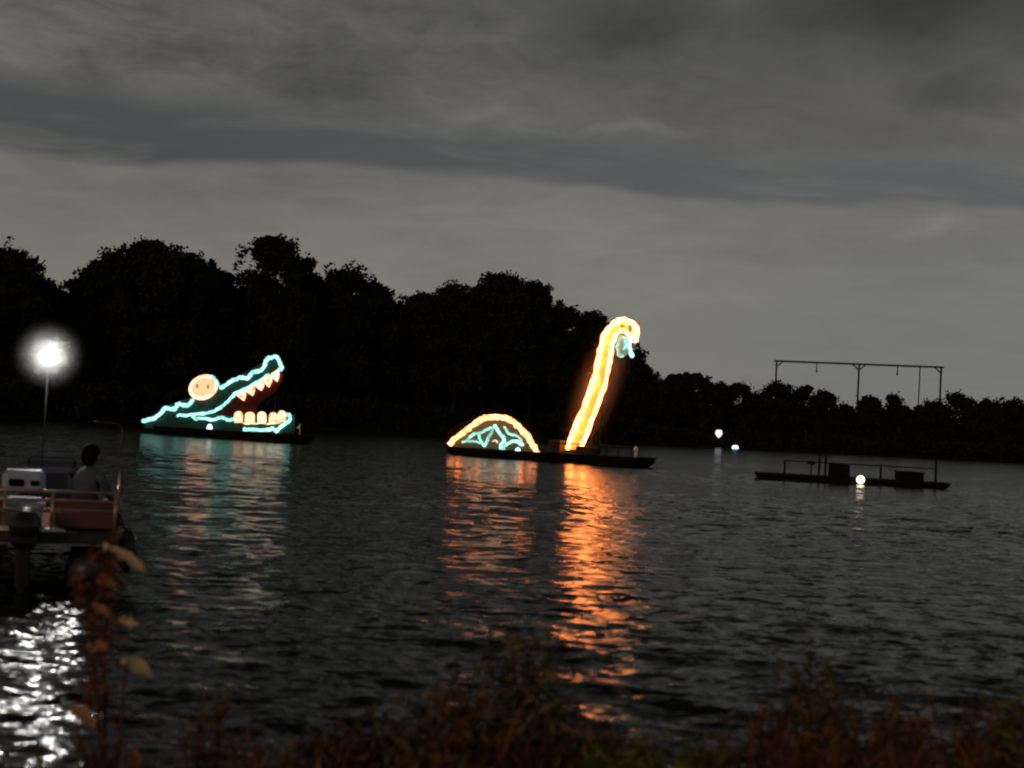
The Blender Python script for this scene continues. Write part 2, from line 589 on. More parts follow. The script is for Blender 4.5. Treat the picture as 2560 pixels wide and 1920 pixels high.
def build_water():
    th_d = np.linspace(-R(27), R(27), 560)
    th_l = -R(27) - np.geomspace(0.004, R(60), 26)[::-1]
    th = np.concatenate([th_l, th_d, -th_l[::-1]])
    r = np.concatenate([np.linspace(3.0, 5.8, 8), np.geomspace(6.0, 330.0, 690)])
    T, RR = np.meshgrid(th, r)
    X = RR * np.sin(T); Y = RR * np.cos(T)
    Z = np.zeros_like(X)
    g = np.random.default_rng(5)
    cell = RR * 0.0062
    lams = np.geomspace(0.13, 4.0, 72)
    for lam in lams:
        ang = R(8) + g.normal() * R(34)              # waves run roughly toward the viewer
        k = 2 * math.pi / lam
        amp = 0.0060 * lam ** 0.8 / (1 + (lam / 1.6) ** 1.5) * (0.7 + 0.6 * g.random())
        ph = g.random() * 6.283
        fade = np.clip((lam / (cell * 2.6)) - 0.6, 0, 1)
        arg = k * (X * math.sin(ang) + Y * math.cos(ang)) + ph
        arg = arg + 0.8 * np.sin(0.21 * X + 0.33 * Y + ph)
        Z += amp * fade * np.sin(arg)
    # gusts: calmer and rougher patches
    gust = 0.75 + 0.45 * np.sin(0.13 * X + 0.9 * np.sin(0.05 * Y)) * np.sin(0.21 * Y + 0.5 * np.sin(0.08 * X))
    Z *= gust
    verts = np.stack([X, Y, Z], -1).reshape(-1, 3)
    nr, nt_ = X.shape
    i = np.arange(nr * nt_).reshape(nr, nt_)
    q = np.stack([i[:-1, :-1], i[:-1, 1:], i[1:, 1:], i[1:, :-1]], -1).reshape(-1, 4)[:, ::-1]
    m = bpy.data.materials.new('lake_water')
    m.use_nodes = True
    b = NB(m.node_tree)
    p = m.node_tree.nodes['Principled BSDF']
    p.inputs['Base Color'].default_value = (0.004, 0.005, 0.0055, 1)
    p.inputs['Roughness'].default_value = 0.14
    p.inputs['Specular IOR Level'].default_value = 0.17
    p.inputs['IOR'].default_value = 1.33
    geo = b.node('ShaderNodeNewGeometry')
    pos = geo.outputs['Position']
    s1 = b.noise(b.v('MULTIPLY', pos, (1.1, 2.2, 1.0)), 2.6, 3.0, 0.6).outputs['Color']
    s2 = b.noise(b.v('MULTIPLY', b.v('ADD', pos, (31.0, 17.0, 0)), (1.0, 2.0, 1.0)), 9.0, 2.0, 0.5).outputs['Color']
    e1 = b.v('MULTIPLY', b.v('SUBTRACT', s1, (0.5, 0.5, 0.5)), (0.56, 1.40, 0.0))
    e2 = b.v('MULTIPLY', b.v('SUBTRACT', s2, (0.5, 0.5, 0.5)), (0.36, 0.95, 0.0))
    nn = b.v('NORMALIZE', b.v('ADD', geo.outputs['Normal'], b.v('ADD', e1, e2)))
    b.put(p.inputs['Normal'], nn)
    o = mesh_np('water', verts, q, m, smooth=True)
    tag(o, 'dark rippled lake water', None, None, 'structure')


build_water()


# ------------------------------------------------------------------ far land, near bank
def ground_hit(u, D):
    d = ray(u, 1062)
    h = math.hypot(d.x, d.y)
    return Vector((d.x / h * D, d.y / h * D, 0))


def build_land():
    us = np.linspace(-2600, 5200, 90)
    offs = [(-1.0, -0.8), (0.0, 0.02), (0.7, 0.30), (4, 0.55), (12, 0.8), (40, 1.0), (140, 1.0), (600, 1.0), (2200, 1.0)]
    V = []
    g = random.Random(3)
    for u in us:
        D = shore_range(u) + g.uniform(-1.2, 1.2)
        for k, (o, z) in enumerate(offs):
            p = ground_hit(u, D + o)
            V.append((p.x, p.y, z + (g.uniform(-.08, .08) if 1 < k < 6 else 0)))
    n, k = len(us), len(offs)
    i = np.arange(n * k).reshape(n, k)
    q = np.stack([i[:-1, :-1], i[1:, :-1], i[1:, 1:], i[:-1, 1:]], -1).reshape(-1, 4)
    o = mesh_np('far_shore_ground', np.array(V), q, M['ground'], smooth=True)
    tag(o, 'dark low ground of the far shore', None, None, 'structure')
    # near bank
    xs = np.linspace(-30, 30, 140)
    prof = [(-60, 0.6), (-20, 0.6), (-2, 0.42), (1.5, 0.40), (3.5, 0.34), (5.2, 0.22), (6.4, 0.10), (7.2, 0.0), (8.2, -0.16), (10.5, -0.7)]
    V = []
    for x in xs:
        e = 0.35 * math.sin(x * 0.9) + 0.25 * math.sin(x * 2.3 + 1)
        for (y, z) in prof:
            V.append((x, y + (e if y > 3 else 0), z + (g.uniform(-.025, .025) if y > 0 else 0)))
    n, k = len(xs), len(prof)
    i = np.arange(n * k).reshape(n, k)
    q = np.stack([i[:-1, :-1], i[1:, :-1], i[1:, 1:], i[:-1, 1:]], -1).reshape(-1, 4)
    o = mesh_np('near_bank', np.array(V), q, M['bank'], smooth=True)
    tag(o, 'low earth bank at the near edge of the lake', None, None, 'structure')


build_land()


# ------------------------------------------------------------------ far trees
def lobe_points(c, r, n, flat=1.0):
    v = nrng.normal(size=(n, 3))
    v /= np.linalg.norm(v, axis=1, keepdims=True)
    rad = np.where(nrng.random((n, 1)) < 0.75, nrng.normal(0.92, 0.17, (n, 1)), nrng.uniform(0.2, 0.82, (n, 1)))
    v = v * rad * r
    v[:, 2] *= flat
    return v + c


def make_tree(u, vtop, hw, Doff, label, kindm='leafd', leaf=0.42, crown_low=0.22, seed=0):
    g = random.Random(seed * 13 + int(u))
    D = shore_range(u) + Doff
    base = ground_hit(u, D); base.z = 0.9
    top = at_range(u, vtop, D).z
    H = top - base.z
    rad = 1.32 * hw * D / F
    root = empty('shore_tree', base, label, 'tree', 'dark trees of the far shore')
    # trunk and limbs
    t = MB()
    lean = Vector((g.uniform(-.4, .4), g.uniform(-.4, .4), 0))
    pts = [Vector((0, 0, -0.4)), Vector((0, 0, 0.3)), lean * .4 + Vector((0, 0, H * .3)), lean + Vector((0, 0, H * .6)), lean * 1.2 + Vector((0, 0, H * .88))]
    r0 = 0.018 * H + 0.08
    t.tube(pts, [r0 * 1.5, r0, r0 * .75, r0 * .45, r0 * .12], 7)
    for k in range(6):
        a = k * 1.05 + g.uniform(-.3, .3)
        h0 = H * g.uniform(.3, .6)
        p0 = lean * (h0 / H) + Vector((0, 0, h0))
        out = Vector((math.cos(a), math.sin(a), 0)) * rad * g.uniform(.5, .8)
        t.tube([p0, p0 + out * .5 + Vector((0, 0, H * .10)), p0 + out + Vector((0, 0, H * .2))], [r0 * .4, r0 * .25, r0 * .07], 5)
    t.build('trunk', M['bark'], root, origin=(0, 0, 0), smooth=True)
    # crown: overlapping leafy lobes of unequal size
    zc = H * (1 + crown_low) / 2
    hz = H * (1 - crown_low) / 2
    C = []
    nl = int(22 + 1.6 * rad + 0.8 * H)
    lr = max(0.8, 0.25 * min(rad, hz))
    for k in range(nl):
        a = g.uniform(0, 6.283)
        zz = 1 - 1.75 * g.random() ** 1.25
        q = (1 - abs(zz) ** 2.3) ** .5 if zz > 0 else 1 - .12 * abs(zz)
        rr = lr * g.uniform(.6, 1.3)
        f = g.uniform(.72, 1.0)
        c = np.array([math.cos(a) * q * max(.2, rad - rr * .8) * f, math.sin(a) * q * max(.2, rad - rr * .8) * f, zc + zz * (hz - rr * .75)])
        C.append(lobe_points(c, rr, int(90 + 120 * rr * rr), 0.8))
    for k in range(int(10 + 2 * rad)):          # stray sprigs break the outline
        a = g.uniform(0, 6.283); zz = g.uniform(.1, 1.0)
        q = (1 - zz ** 2.3) ** .5
        c = np.array([math.cos(a) * q * rad, math.sin(a) * q * rad, zc + zz * hz * 1.01])
        C.append(c + nrng.normal(size=(26, 3)) * np.array([.38, .38, .34]))
    # inner fill
    n = int(40 * rad * hz)
    v = nrng.normal(size=(n, 3)); v /= np.linalg.norm(v, axis=1, keepdims=True)
    v *= nrng.random((n, 1)) ** (1 / 3) * np.array([rad * .82, rad * .82, hz * .86])
    v[:, 2] += zc
    C.append(v)
    C = np.concatenate(C)
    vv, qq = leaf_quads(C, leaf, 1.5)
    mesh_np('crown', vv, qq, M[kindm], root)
    return root


TREES = [  # u, v_top, half width, extra distance, label, leaves
    (-60, 610, 130, 2, 'big dark tree cut by the picture edge behind the white lamp', 'leafd'),
    (35, 668, 50, 6, 'mid-height dark tree above the white lamp, beside the wide notch', 'leafd2'),
    (105, 708, 55, 9, 'low dark tree filling the notch above the white lamp', 'leafd'),
    (190, 678, 55, 4, 'dark tree on the shoulder of the wood between the white lamp and the crocodile tail', 'leafd'), (262, 632, 85, 3, 'rounded dark tree next to the broad domed tree, on its lamp side', 'leafd'),
    (355, 600, 100, 2, 'broad domed dark tree crowning the mass just behind the crocodile tail', 'leafd'),
    (455, 636, 85, 4, 'dark tree sloping down from the broad domed tree above the crocodile back', 'leafd'), (525, 672, 55, 6, 'small dark tree in the notch between the domed tree and the tallest tree', 'leafd2'),
    (660, 590, 82, 3, 'tallest dark tree, its round head standing above the crocodile eye', 'leafd'),
    (735, 642, 50, 7, 'dark tree leaning against the tallest tree, above the crocodile snout', 'leafd2'),
    (838, 652, 70, 3, 'ragged topped dark tree above the open crocodile jaws', 'leafd2'),
    (915, 706, 62, 5, 'dark tree stepping down beyond the ragged topped tree past the crocodile snout', 'leafd'), (965, 742, 48, 6, 'low dark tree at the dip between the crocodile and the arched shell', 'leafd2'),
    (1042, 732, 68, 4, 'dark tree rising from the dip toward the arched shell', 'leafd'), (1128, 710, 72, 2, 'dark tree leaning into the wide domed tree on its crocodile side', 'leafd'),
    (1235, 684, 92, 3, 'wide domed dark tree directly above the arched shell display', 'leafd'),
    (1322, 708, 66, 5, 'dark tree leaning into the wide domed tree on the long neck side', 'leafd'), (1390, 762, 56, 4, 'dark tree between the arched shell and the foot of the long neck', 'leafd2'),
    (1462, 775, 62, 3, 'dark tree whose crown the long neck display rises in front of', 'leafd'),
    (1545, 852, 58, 4, 'dark tree sloping down behind the hooked head display', 'leafd'),
    (1588, 905, 46, 4, 'lowest dark tree of the tall wood, just beyond the hooked head display', 'leafd2'),
    (1640, 948, 42, 3, 'low dark tree where the tall wood gives way to the low distant wood', 'leafd'), (1685, 935, 40, 2, 'low dark tree with paired head, nearest the tall wood', 'leafd2'), (1731, 930, 40, 3, 'highest low tree between the long neck display and the two shore lights', 'leafd'),
    (1766, 955, 30, 4, 'low dark tree just short of the slim small tree', 'leafd'),
    (1797, 956, 14, 2, 'slim small tree poking above the woods over the two shore lights', 'leafd2'),
    (1845, 957, 36, 3, 'round low tree past the slim small tree over the shore lights', 'leafd'), (1900, 985, 34, 5, 'low dark tree between the shore lights and the steel frame', 'leafd2'),
    (1937, 956, 38, 2, 'round dark tree in front of the steel frame end post', 'leafd'),
    (1985, 985, 30, 6, 'low dark tree seen under the steel frame beside the round tree at its end post', 'leafd2'), (2016, 964, 36, 3, 'higher round tree under the first half of the steel frame beam', 'leafd'), (2062, 980, 28, 3, 'low dark tree sloping down under the first half of the steel frame beam', 'leafd2'),
    (2110, 1014, 36, 4, 'lowest dark tree, at the foot of the steel frame centre post', 'leafd'),
    (2174, 986, 28, 3, 'small round tree between the centre post and the thin post of the steel frame', 'leafd'),
    (2226, 988, 24, 3, 'small mushroom shaped tree seen under the steel frame', 'leafd2'),
    (2280, 1012, 40, 4, 'low dark tree by the thin post of the steel frame', 'leafd'), (2335, 1005, 36, 5, 'low dark tree between the thin post and thick end post of the steel frame', 'leafd2'),
    (2388, 984, 44, 2, 'dark tree just beyond the thick end post of the steel frame', 'leafd'),
    (2430, 1018, 26, 5, 'low dark tree in the notch beyond the steel frame', 'leafd2'), (2468, 998, 30, 3, 'small round tree past the notch beyond the steel frame', 'leafd'),
    (2530, 998, 46, 2, 'wide low dark tree over the bow end of the unlit barge', 'leafd'), (2600, 1005, 50, 3, 'low dark tree past the wide tree beyond the unlit barge', 'leafd2'),
]
for i, (u, v, hw, do, lab, km) in enumerate(TREES):
    if lab is None:
        lab = 'tall dark tree in the unbroken black wood across the lake' if u < 1600 else 'low dark tree in the distant wood along the far shore'
    big = u < 1600
    make_tree(u, v, hw, 8 + do, lab, km, 0.37 if big else 0.34, 0.12 if big else 0.10, i)


def build_woods():
    """wood behind the front trees and bushes along the waterline: uncountable mass of foliage"""
    pts = []
    g = random.Random(21)
    for k in range(3200):
        u = g.uniform(-700, 3300)
        # limit to below the skyline of the front trees
        hv = np.interp(u, [-700, 0, 120, 350, 560, 660, 950, 1235, 1400, 1560, 1640, 2560, 3300],
                       [680, 700, 770, 690, 745, 700, 790, 760, 830, 925, 1010, 1055, 1060])
        D = shore_range(u) + g.uniform(16, 34)
        ztop = at_range(u, hv, D).z
        z = g.uniform(0.6, max(1.2, ztop - 1.5))
        p = ground_hit(u, D)
        r = g.uniform(1.6, 2.8)
        pts.append(lobe_points(np.array([p.x, p.y, z]), r, int(26 * r), .8))
    C = np.concatenate(pts)
    vv, qq = leaf_quads(C, 1.1, 1.4)
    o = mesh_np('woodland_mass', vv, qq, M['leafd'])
    tag(o, 'black mass of woodland filling in behind the far shore trees', 'woods', None, 'stuff')
    pts = []
    for k in range(1300):
        u = g.uniform(-700, 3300)
        D = shore_range(u) + g.uniform(1.0, 8.0)
        p = ground_hit(u, D)
        r = g.uniform(.7, 1.6)
        hmax = 3.6 if u < 1600 else 2.6
        z = g.uniform(.3, hmax)
        pts.append(lobe_points(np.array([p.x, p.y, z]), r, int(60 * r), .8))
    C = np.concatenate(pts)
    C[:, 2] = np.maximum(C[:, 2], 0.15)
    vv, qq = leaf_quads(C, 0.42, 1.5)
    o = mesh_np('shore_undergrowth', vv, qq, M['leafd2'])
    tag(o, 'dark bushes lining the far waterline under the trees', 'undergrowth', None, 'stuff')


build_woods()


# ------------------------------------------------------------------ steel frame above the far trees
def build_gantry():
    D = 305.0
    a = at_range(1942, 899, D); c = at_range(2353, 922, D); mid = at_range(2148, 911, D); th = at_range(2300, 919, D)
    base = Vector((mid.x, mid.y, 1.0))
    root = empty('steel_frame', base, 'tall open steel frame of posts and a crossbeam rising above the far trees', 'frame')
    zt = (a.z + c.z) / 2
    for p, r in ((a, .20), (mid, .22), (c, .23)):
        m = MB(); m.tube([Vector((p.x, p.y, 0.8)), Vector((p.x, p.y, zt))], r, 8); m.build('post', M['frame'], root, origin=base)
    m = MB(); m.tube([Vector((th.x, th.y, .8)), Vector((th.x, th.y, zt))], .13, 6); m.build('thin_post', M['frame'], root, origin=base)
    m = MB()
    d = (c - a).normalized()
    m.box(((a.x + c.x) / 2, (a.y + c.y) / 2, zt), ((c - a).length + 1.2, .5, .40), math.atan2(d.y, d.x)); m.build('crossbeam', M['frame'], root, origin=base)
    for p, sg in ((a, 1), (mid, 1), (mid, -1), (c, -1)):
        m = MB(); q = Vector((p.x, p.y, zt - 1.3)); e = Vector((p.x + d.x * sg * 1.3, p.y + d.y * sg * 1.3, zt - .1))
        m.tube([q, e], .14, 6); m.build('knee_brace', M['frame'], root, origin=base)
    for f in (.25, .74):
        p = a.lerp(c, f)
        m = MB(); m.tube([Vector((p.x, p.y, zt)), Vector((p.x, p.y, zt - 2.0))], .12, 6)
        m.ball((p.x, p.y, zt - 1.9), (.2, .2, .3), 8, 6); m.build('hanging_lamp', M['frame'], root, origin=base)


build_gantry()


# ------------------------------------------------------------------ floats
def smooth_path(pts, n=6):
    """Catmull-Rom through the points"""
    P = [Vector(p) for p in pts]
    out = []
    for i in range(len(P) - 1):
        p0 = P[max(i - 1, 0)]; p1 = P[i]; p2 = P[i + 1]; p3 = P[min(i + 2, len(P) - 1)]
        for k in range(n):
            t = k / n
            out.append(0.5 * ((2 * p1) + (p2 - p0) * t + (2 * p0 - 5 * p1 + 4 * p2 - p3) * t * t + (3 * p1 - p0 - 3 * p2 + p3) * t ** 3))
    out.append(P[-1])
    return out


class Float:
    def __init__(s, name, w0, w1, label, cat, crop, ext=(0.3, 0.3), width=2.6, hull_h=0.55, heading=-33.0):
        mid = on_z((w0[0] + w1[0]) / 2, (w0[1] + w1[1]) / 2)
        s.t = Vector((math.cos(R(heading)), math.sin(R(heading)), 0))
        s.n = Vector((-s.t.y, s.t.x, 0))
        s.p0, s.p1 = on_plane(*w0, mid, s.n), on_plane(*w1, mid, s.n)
        s.p0.z = s.p1.z = 0.0
        if s.n.y < 0: s.n = -s.n
        s.sp = s.p0 + s.n * (width / 2)
        s.crop = crop
        s.rz = math.atan2(s.t.y, s.t.x)
        base = (s.p0 + s.p1) / 2 + s.n * width / 2
        base.z = 0
        s.base = base
        s.root = empty(name, base, label, cat)
        L = (s.p1 - s.p0).length + ext[0] + ext[1]
        c = (s.p0 - s.t * ext[0] + s.p1 + s.t * ext[1]) / 2 + s.n * width / 2
        # hull: raked ends
        m = MB()
        hl, hw = L / 2, width / 2
        def P(x, y, z): return c + s.t * x + s.n * y + Vector((0, 0, z))
        prof = [(-hl, hull_h), (-hl, hull_h * .55), (-hl + .9, -.35), (hl - .9, -.35), (hl, hull_h * .55), (hl, hull_h)]
        m.prism([P(x, -hw, z) for x, z in prof], s.n * width)
        s.hull = m.build('hull', M['hull'], s.root, origin=base)
        m = MB(); m.box(c + Vector((0, 0, hull_h + .03)), (L + .12, width + .12, .06), s.rz); m.build('deck', M['deck'], s.root, origin=base)
        s.deck_z = hull_h + .06
        s.L, s.c = L, c

    def pt(s, x, y, fwd=0.0):
        """zoomed-crop pixel -> point on the upright display plane"""
        x0, y0, k = s.crop
        p = on_plane(x0 + x * k, y0 + y * k, s.sp, s.n)
        return p - s.n * fwd

    def line(s, pts, r, name, m, fwd=0.16, n=5, parent=None):
        P = smooth_path([s.pt(x, y, fwd) for x, y in pts], n)
        g = random.Random(len(P) + int(pts[0][0]))
        rr = [r * g.uniform(.78, 1.2) for _ in P]
        P = [p + (s.t * g.uniform(-.045, .045) + Vector((0, 0, g.uniform(-.045, .045)))) for p in P]
        b = MB(); b.tube(P, rr, 7)
        return b.build(name, m, parent or s.root, origin=s.base, smooth=True)

    def panel(s, pts, name, m, fwd=0.0, th=0.05, n=0, parent=None):
        P = [s.pt(x, y, fwd) for x, y in pts]
        if n: P = smooth_path(P + [P[0]], n)[:-1]
        b = MB(); b.prism(P, s.n * th)
        return b.build(name, m, parent or s.root, origin=s.base)

    def mist(s, a, c, wide, long_, fill_pts, cd):
        """added volume imitating bloom round the light strings, with added point lights in it"""
        a_, c_ = s.pt(*a), s.pt(*c)
        o = MB(); o.ball((0, 0, 0), 1.0, 24, 16)
        mo = o.build('string_bloom', M['float_bloom'], s.root, origin=(0, 0, 0), smooth=True)  # added volume, gives the strings a bloom-like halo
        ax = (c_ - a_).normalized()
        q = ax.to_track_quat('Z', 'Y').to_matrix()
        mo.matrix_local = Matrix.Translation((a_ + c_) / 2 - s.base) @ q.to_4x4() @ Matrix.Diagonal((wide, wide, (c_ - a_).length * long_, 1))
        for x, y in fill_pts:
            ld = bpy.data.lights.new('bloom_fill', 'POINT')  # extra light added in front of the strings to light the halo volume
            ld.energy = cd * 4 * math.pi * math.pi
            ld.color = (1.0, .13, .02)
            ld.shadow_soft_size = .10
            bl = bpy.data.objects.new('bloom_fill', ld); col.objects.link(bl); bl.parent = s.root
            bl.location = s.pt(x, y, .42) - s.base

    def posts(s, items):
        """frame posts behind the display from deck to a crop point"""
        for x, y in items:
            p = s.pt(x, y, -0.14)
            b = MB()
            b.tube([Vector((p.x, p.y, s.deck_z - .03)), p], .06, 6)
            q = p + s.n * 0.95; q.z = s.deck_z - .03
            b.tube([q, Vector((p.x, p.y, s.deck_z + (p.z - s.deck_z) * .75))], .045, 6)
            b.build('support_post', M['steel'], s.root, origin=s.base)


def build_crocodile():
    k = 480 / 2212
    f = Float('crocodile_float', (388, 1086), (715, 1109), 'crocodile head of teal light strings with open toothy jaws on a dark barge', 'light float', (320, 840, k), (0.2, 0.1))
    f.panel([(175, 1060), (200, 965), (430, 810), (735, 700), (735, 600), (800, 480), (900, 448), (1000, 455), (1085, 570), (1580, 290), (1660, 225), (1745, 225), (1815, 380), (1720, 420), (1460, 580), (1262, 690), (1150, 800), (1000, 900), (1230, 930), (1830, 930), (1925, 900), (1920, 1120), (900, 1085)], 'backing_screen', M['screen_glow'])
    f.panel([(1000, 905), (1150, 800), (1262, 690), (1460, 580), (1720, 420), (1790, 395), (1770, 520), (1690, 640), (1560, 730), (1480, 800), (1470, 925), (1230, 930)], 'mouth_glow_panel', M['mouth_glow'], -.06)
    f.posts([(330, 960), (620, 850), (900, 560), (1150, 640), (1420, 560), (1700, 330), (1500, 1000), (1850, 960)])
    r = 0.115
    f.line([(195, 975), (290, 960), (380, 905), (440, 832), (495, 842), (550, 842), (600, 785), (650, 795), (705, 795), (770, 735)], r * 1.25, 'back_outline', M['teal'])
    f.line([(1090, 595), (1150, 560), (1250, 500), (1340, 480), (1400, 490), (1440, 430), (1490, 410), (1530, 410), (1590, 360), (1605, 290), (1655, 250), (1730, 250), (1765, 310), (1788, 372), (1755, 395)], r * 1.15, 'snout_outline', M['teal'])
    f.line([(1640, 440), (1450, 570), (1250, 668), (1150, 770), (1080, 830), (1000, 870), (900, 890), (760, 910), (590, 915)], r * .95, 'upper_jaw_outline', M['teal'])
    f.line([(760, 920), (800, 955), (860, 950), (1000, 962), (1080, 942), (1180, 965), (1240, 955)], r * 1.05, 'lower_jaw_outline', M['teal'])
    f.line([(1845, 905), (1880, 920), (1878, 975), (1800, 1030), (1735, 1092), (1690, 1072), (1500, 1082), (1365, 1078)], r * 1.1, 'chin_outline', M['teal'])
    # eye: lit ring, cream scrim, two dark pupils
    er, cx, cy, ax, ay, ro = [], 893, 592, 158, 122, -0.42
    for i in range(20):
        a = 2 * math.pi * i / 20
        x, y = ax * math.cos(a), ay * math.sin(a)
        er.append((cx + x * math.cos(ro) - y * math.sin(ro), cy + x * math.sin(ro) + y * math.cos(ro)))
    eye = f.panel(er, 'eye', M['eye_fill'], 0.10, 0.06)
    b = MB(); b.tube([f.pt(x, y, .2) for x, y in er], .12, 7, closed=True); b.build('eye_ring', M['eye'], eye, origin=f.base, smooth=True)
    f.line([(985, 465), (1040, 510), (1065, 560), (1040, 600)], .09, 'brow', M['teal'], .24, parent=eye)
    for x, y in ((822, 578), (946, 585)):
        b = MB(); b.ball(f.pt(x, y, .2), (.11, .08, .16), 10, 8, Matrix.Rotation(f.rz, 3, 'Z')); b.build('pupil', M['pupil'], eye, origin=f.base, smooth=True)
    # teeth
    for tri in ([(1262, 668), (1368, 622), (1352, 748)], [(1362, 618), (1472, 560), (1452, 690)], [(1470, 562), (1582, 512), (1552, 628)], [(1578, 510), (1680, 442), (1640, 592)], [(1668, 440), (1752, 388), (1732, 528)]):
        (x0, y0), (x1, y1), (x2, y2) = tri
        o = [(x0, y0), ((x0 + x1) / 2, (y0 + y1) / 2 - 6), (x1, y1), (x1 * .45 + x2 * .55 + 12, y1 * .45 + y2 * .55), (x2, y2), (x0 * .5 + x2 * .5 - 6, y0 * .5 + y2 * .5 + 4)]
        f.panel(o, 'upper_tooth', M['tooth'], .2, .12)
    for cx, w, t, bt in ((1290, 46, 868, 1000), (1420, 52, 876, 1005), (1560, 46, 872, 1000), (1690, 44, 880, 1005), (1790, 44, 858, 985)):
        o = []
        for i in range(9):
            a = math.pi * i / 8
            o.append((cx - w * math.cos(a), t + 48 - 48 * math.sin(a)))
        o += [(cx + w * .95, bt), (cx - w * .95, bt)]
        f.panel(o, 'lower_tooth', M['tooth_low'], .2, .12)
    f.line([(1240, 955), (1340, 1000), (1500, 1005), (1700, 1008), (1830, 970)], .06, 'gum_outline', M['tooth_low'], .14)
    b = MB(); p = f.pt(1000, 1065, .5); b.ball(p, (.20, .16, .30), 10, 8); b.tube([Vector((p.x, p.y, f.deck_z - .05)), p], .04, 6)
    b.build('deck_lantern', M['deck_lamp_cool'], f.root, origin=f.base, smooth=True)
    # small mast with pennant at the bow end
    p = f.pt(1985, 1165, 0)
    b = MB(); q = f.c + f.t * (f.L / 2 - .12)
    b.tube([Vector((q.x, q.y, f.deck_z - .05)), Vector((q.x, q.y, f.deck_z + .75))], .03, 6)
    pol = b.build('mast', M['foot'], f.root, origin=f.base)
    b = MB(); b.prism([Vector((q.x, q.y, f.deck_z + .72)), Vector((q.x, q.y, f.deck_z + .4)), Vector((q.x, q.y, f.deck_z + .4)) - f.t * .35], f.n * .02)
    b.build('pennant', M['foot'], pol, origin=f.base)


def build_shell():
    k = 580 / 2212
    f = Float('shell_float', (1122, 1136), (1350, 1155), 'arched shell of amber and teal light strings on a dark barge', 'light float', (1080, 980, k), (.1, .3), 2.4, .45)
    arch = [(182, 500), (235, 440), (330, 370), (420, 303), (500, 258), (600, 238), (690, 242), (765, 275), (835, 325), (900, 392), (950, 462), (990, 530), (1025, 600)]
    f.panel(arch + [(1030, 640), (200, 580)], 'backing_screen', M['scrim_shell'])
    f.posts([(330, 430), (600, 280), (880, 430)])
    f.line(arch, .17, 'shell_rim', M['amber_dim'])
    f.mist((190, 470), (1010, 520), 2.3, .72, [(300, 400), (500, 265), (700, 260), (900, 410)], .28)
    f.line([(330, 470), (395, 420), (455, 395), (470, 450), (520, 512), (548, 440), (592, 345), (520, 368), (455, 395)], .085, 'left_star', M['teal_soft'])
    f.line([(612, 318), (650, 385), (705, 455), (665, 525), (690, 545), (740, 490), (820, 470), (880, 510)], .10, 'right_star', M['teal'])
    f.line([(700, 330), (745, 395), (830, 425), (870, 470)], .07, 'right_inner_line', M['teal_soft'])
    f.line([(300, 480), (400, 470), (470, 490)], .07, 'left_inner_line', M['teal_soft'])
    f.line([(590, 470), (630, 460), (640, 480)], .05, 'middle_line', M['tooth_low'])
    b = MB(); p = f.pt(862, 562, .5); b.ball(p, (.16, .14, .2), 10, 8); b.tube([Vector((p.x, p.y, f.deck_z - .05)), p], .04, 6)
    b.build('deck_lantern', M['deck_lamp_cool'], f.root, origin=f.base, smooth=True)


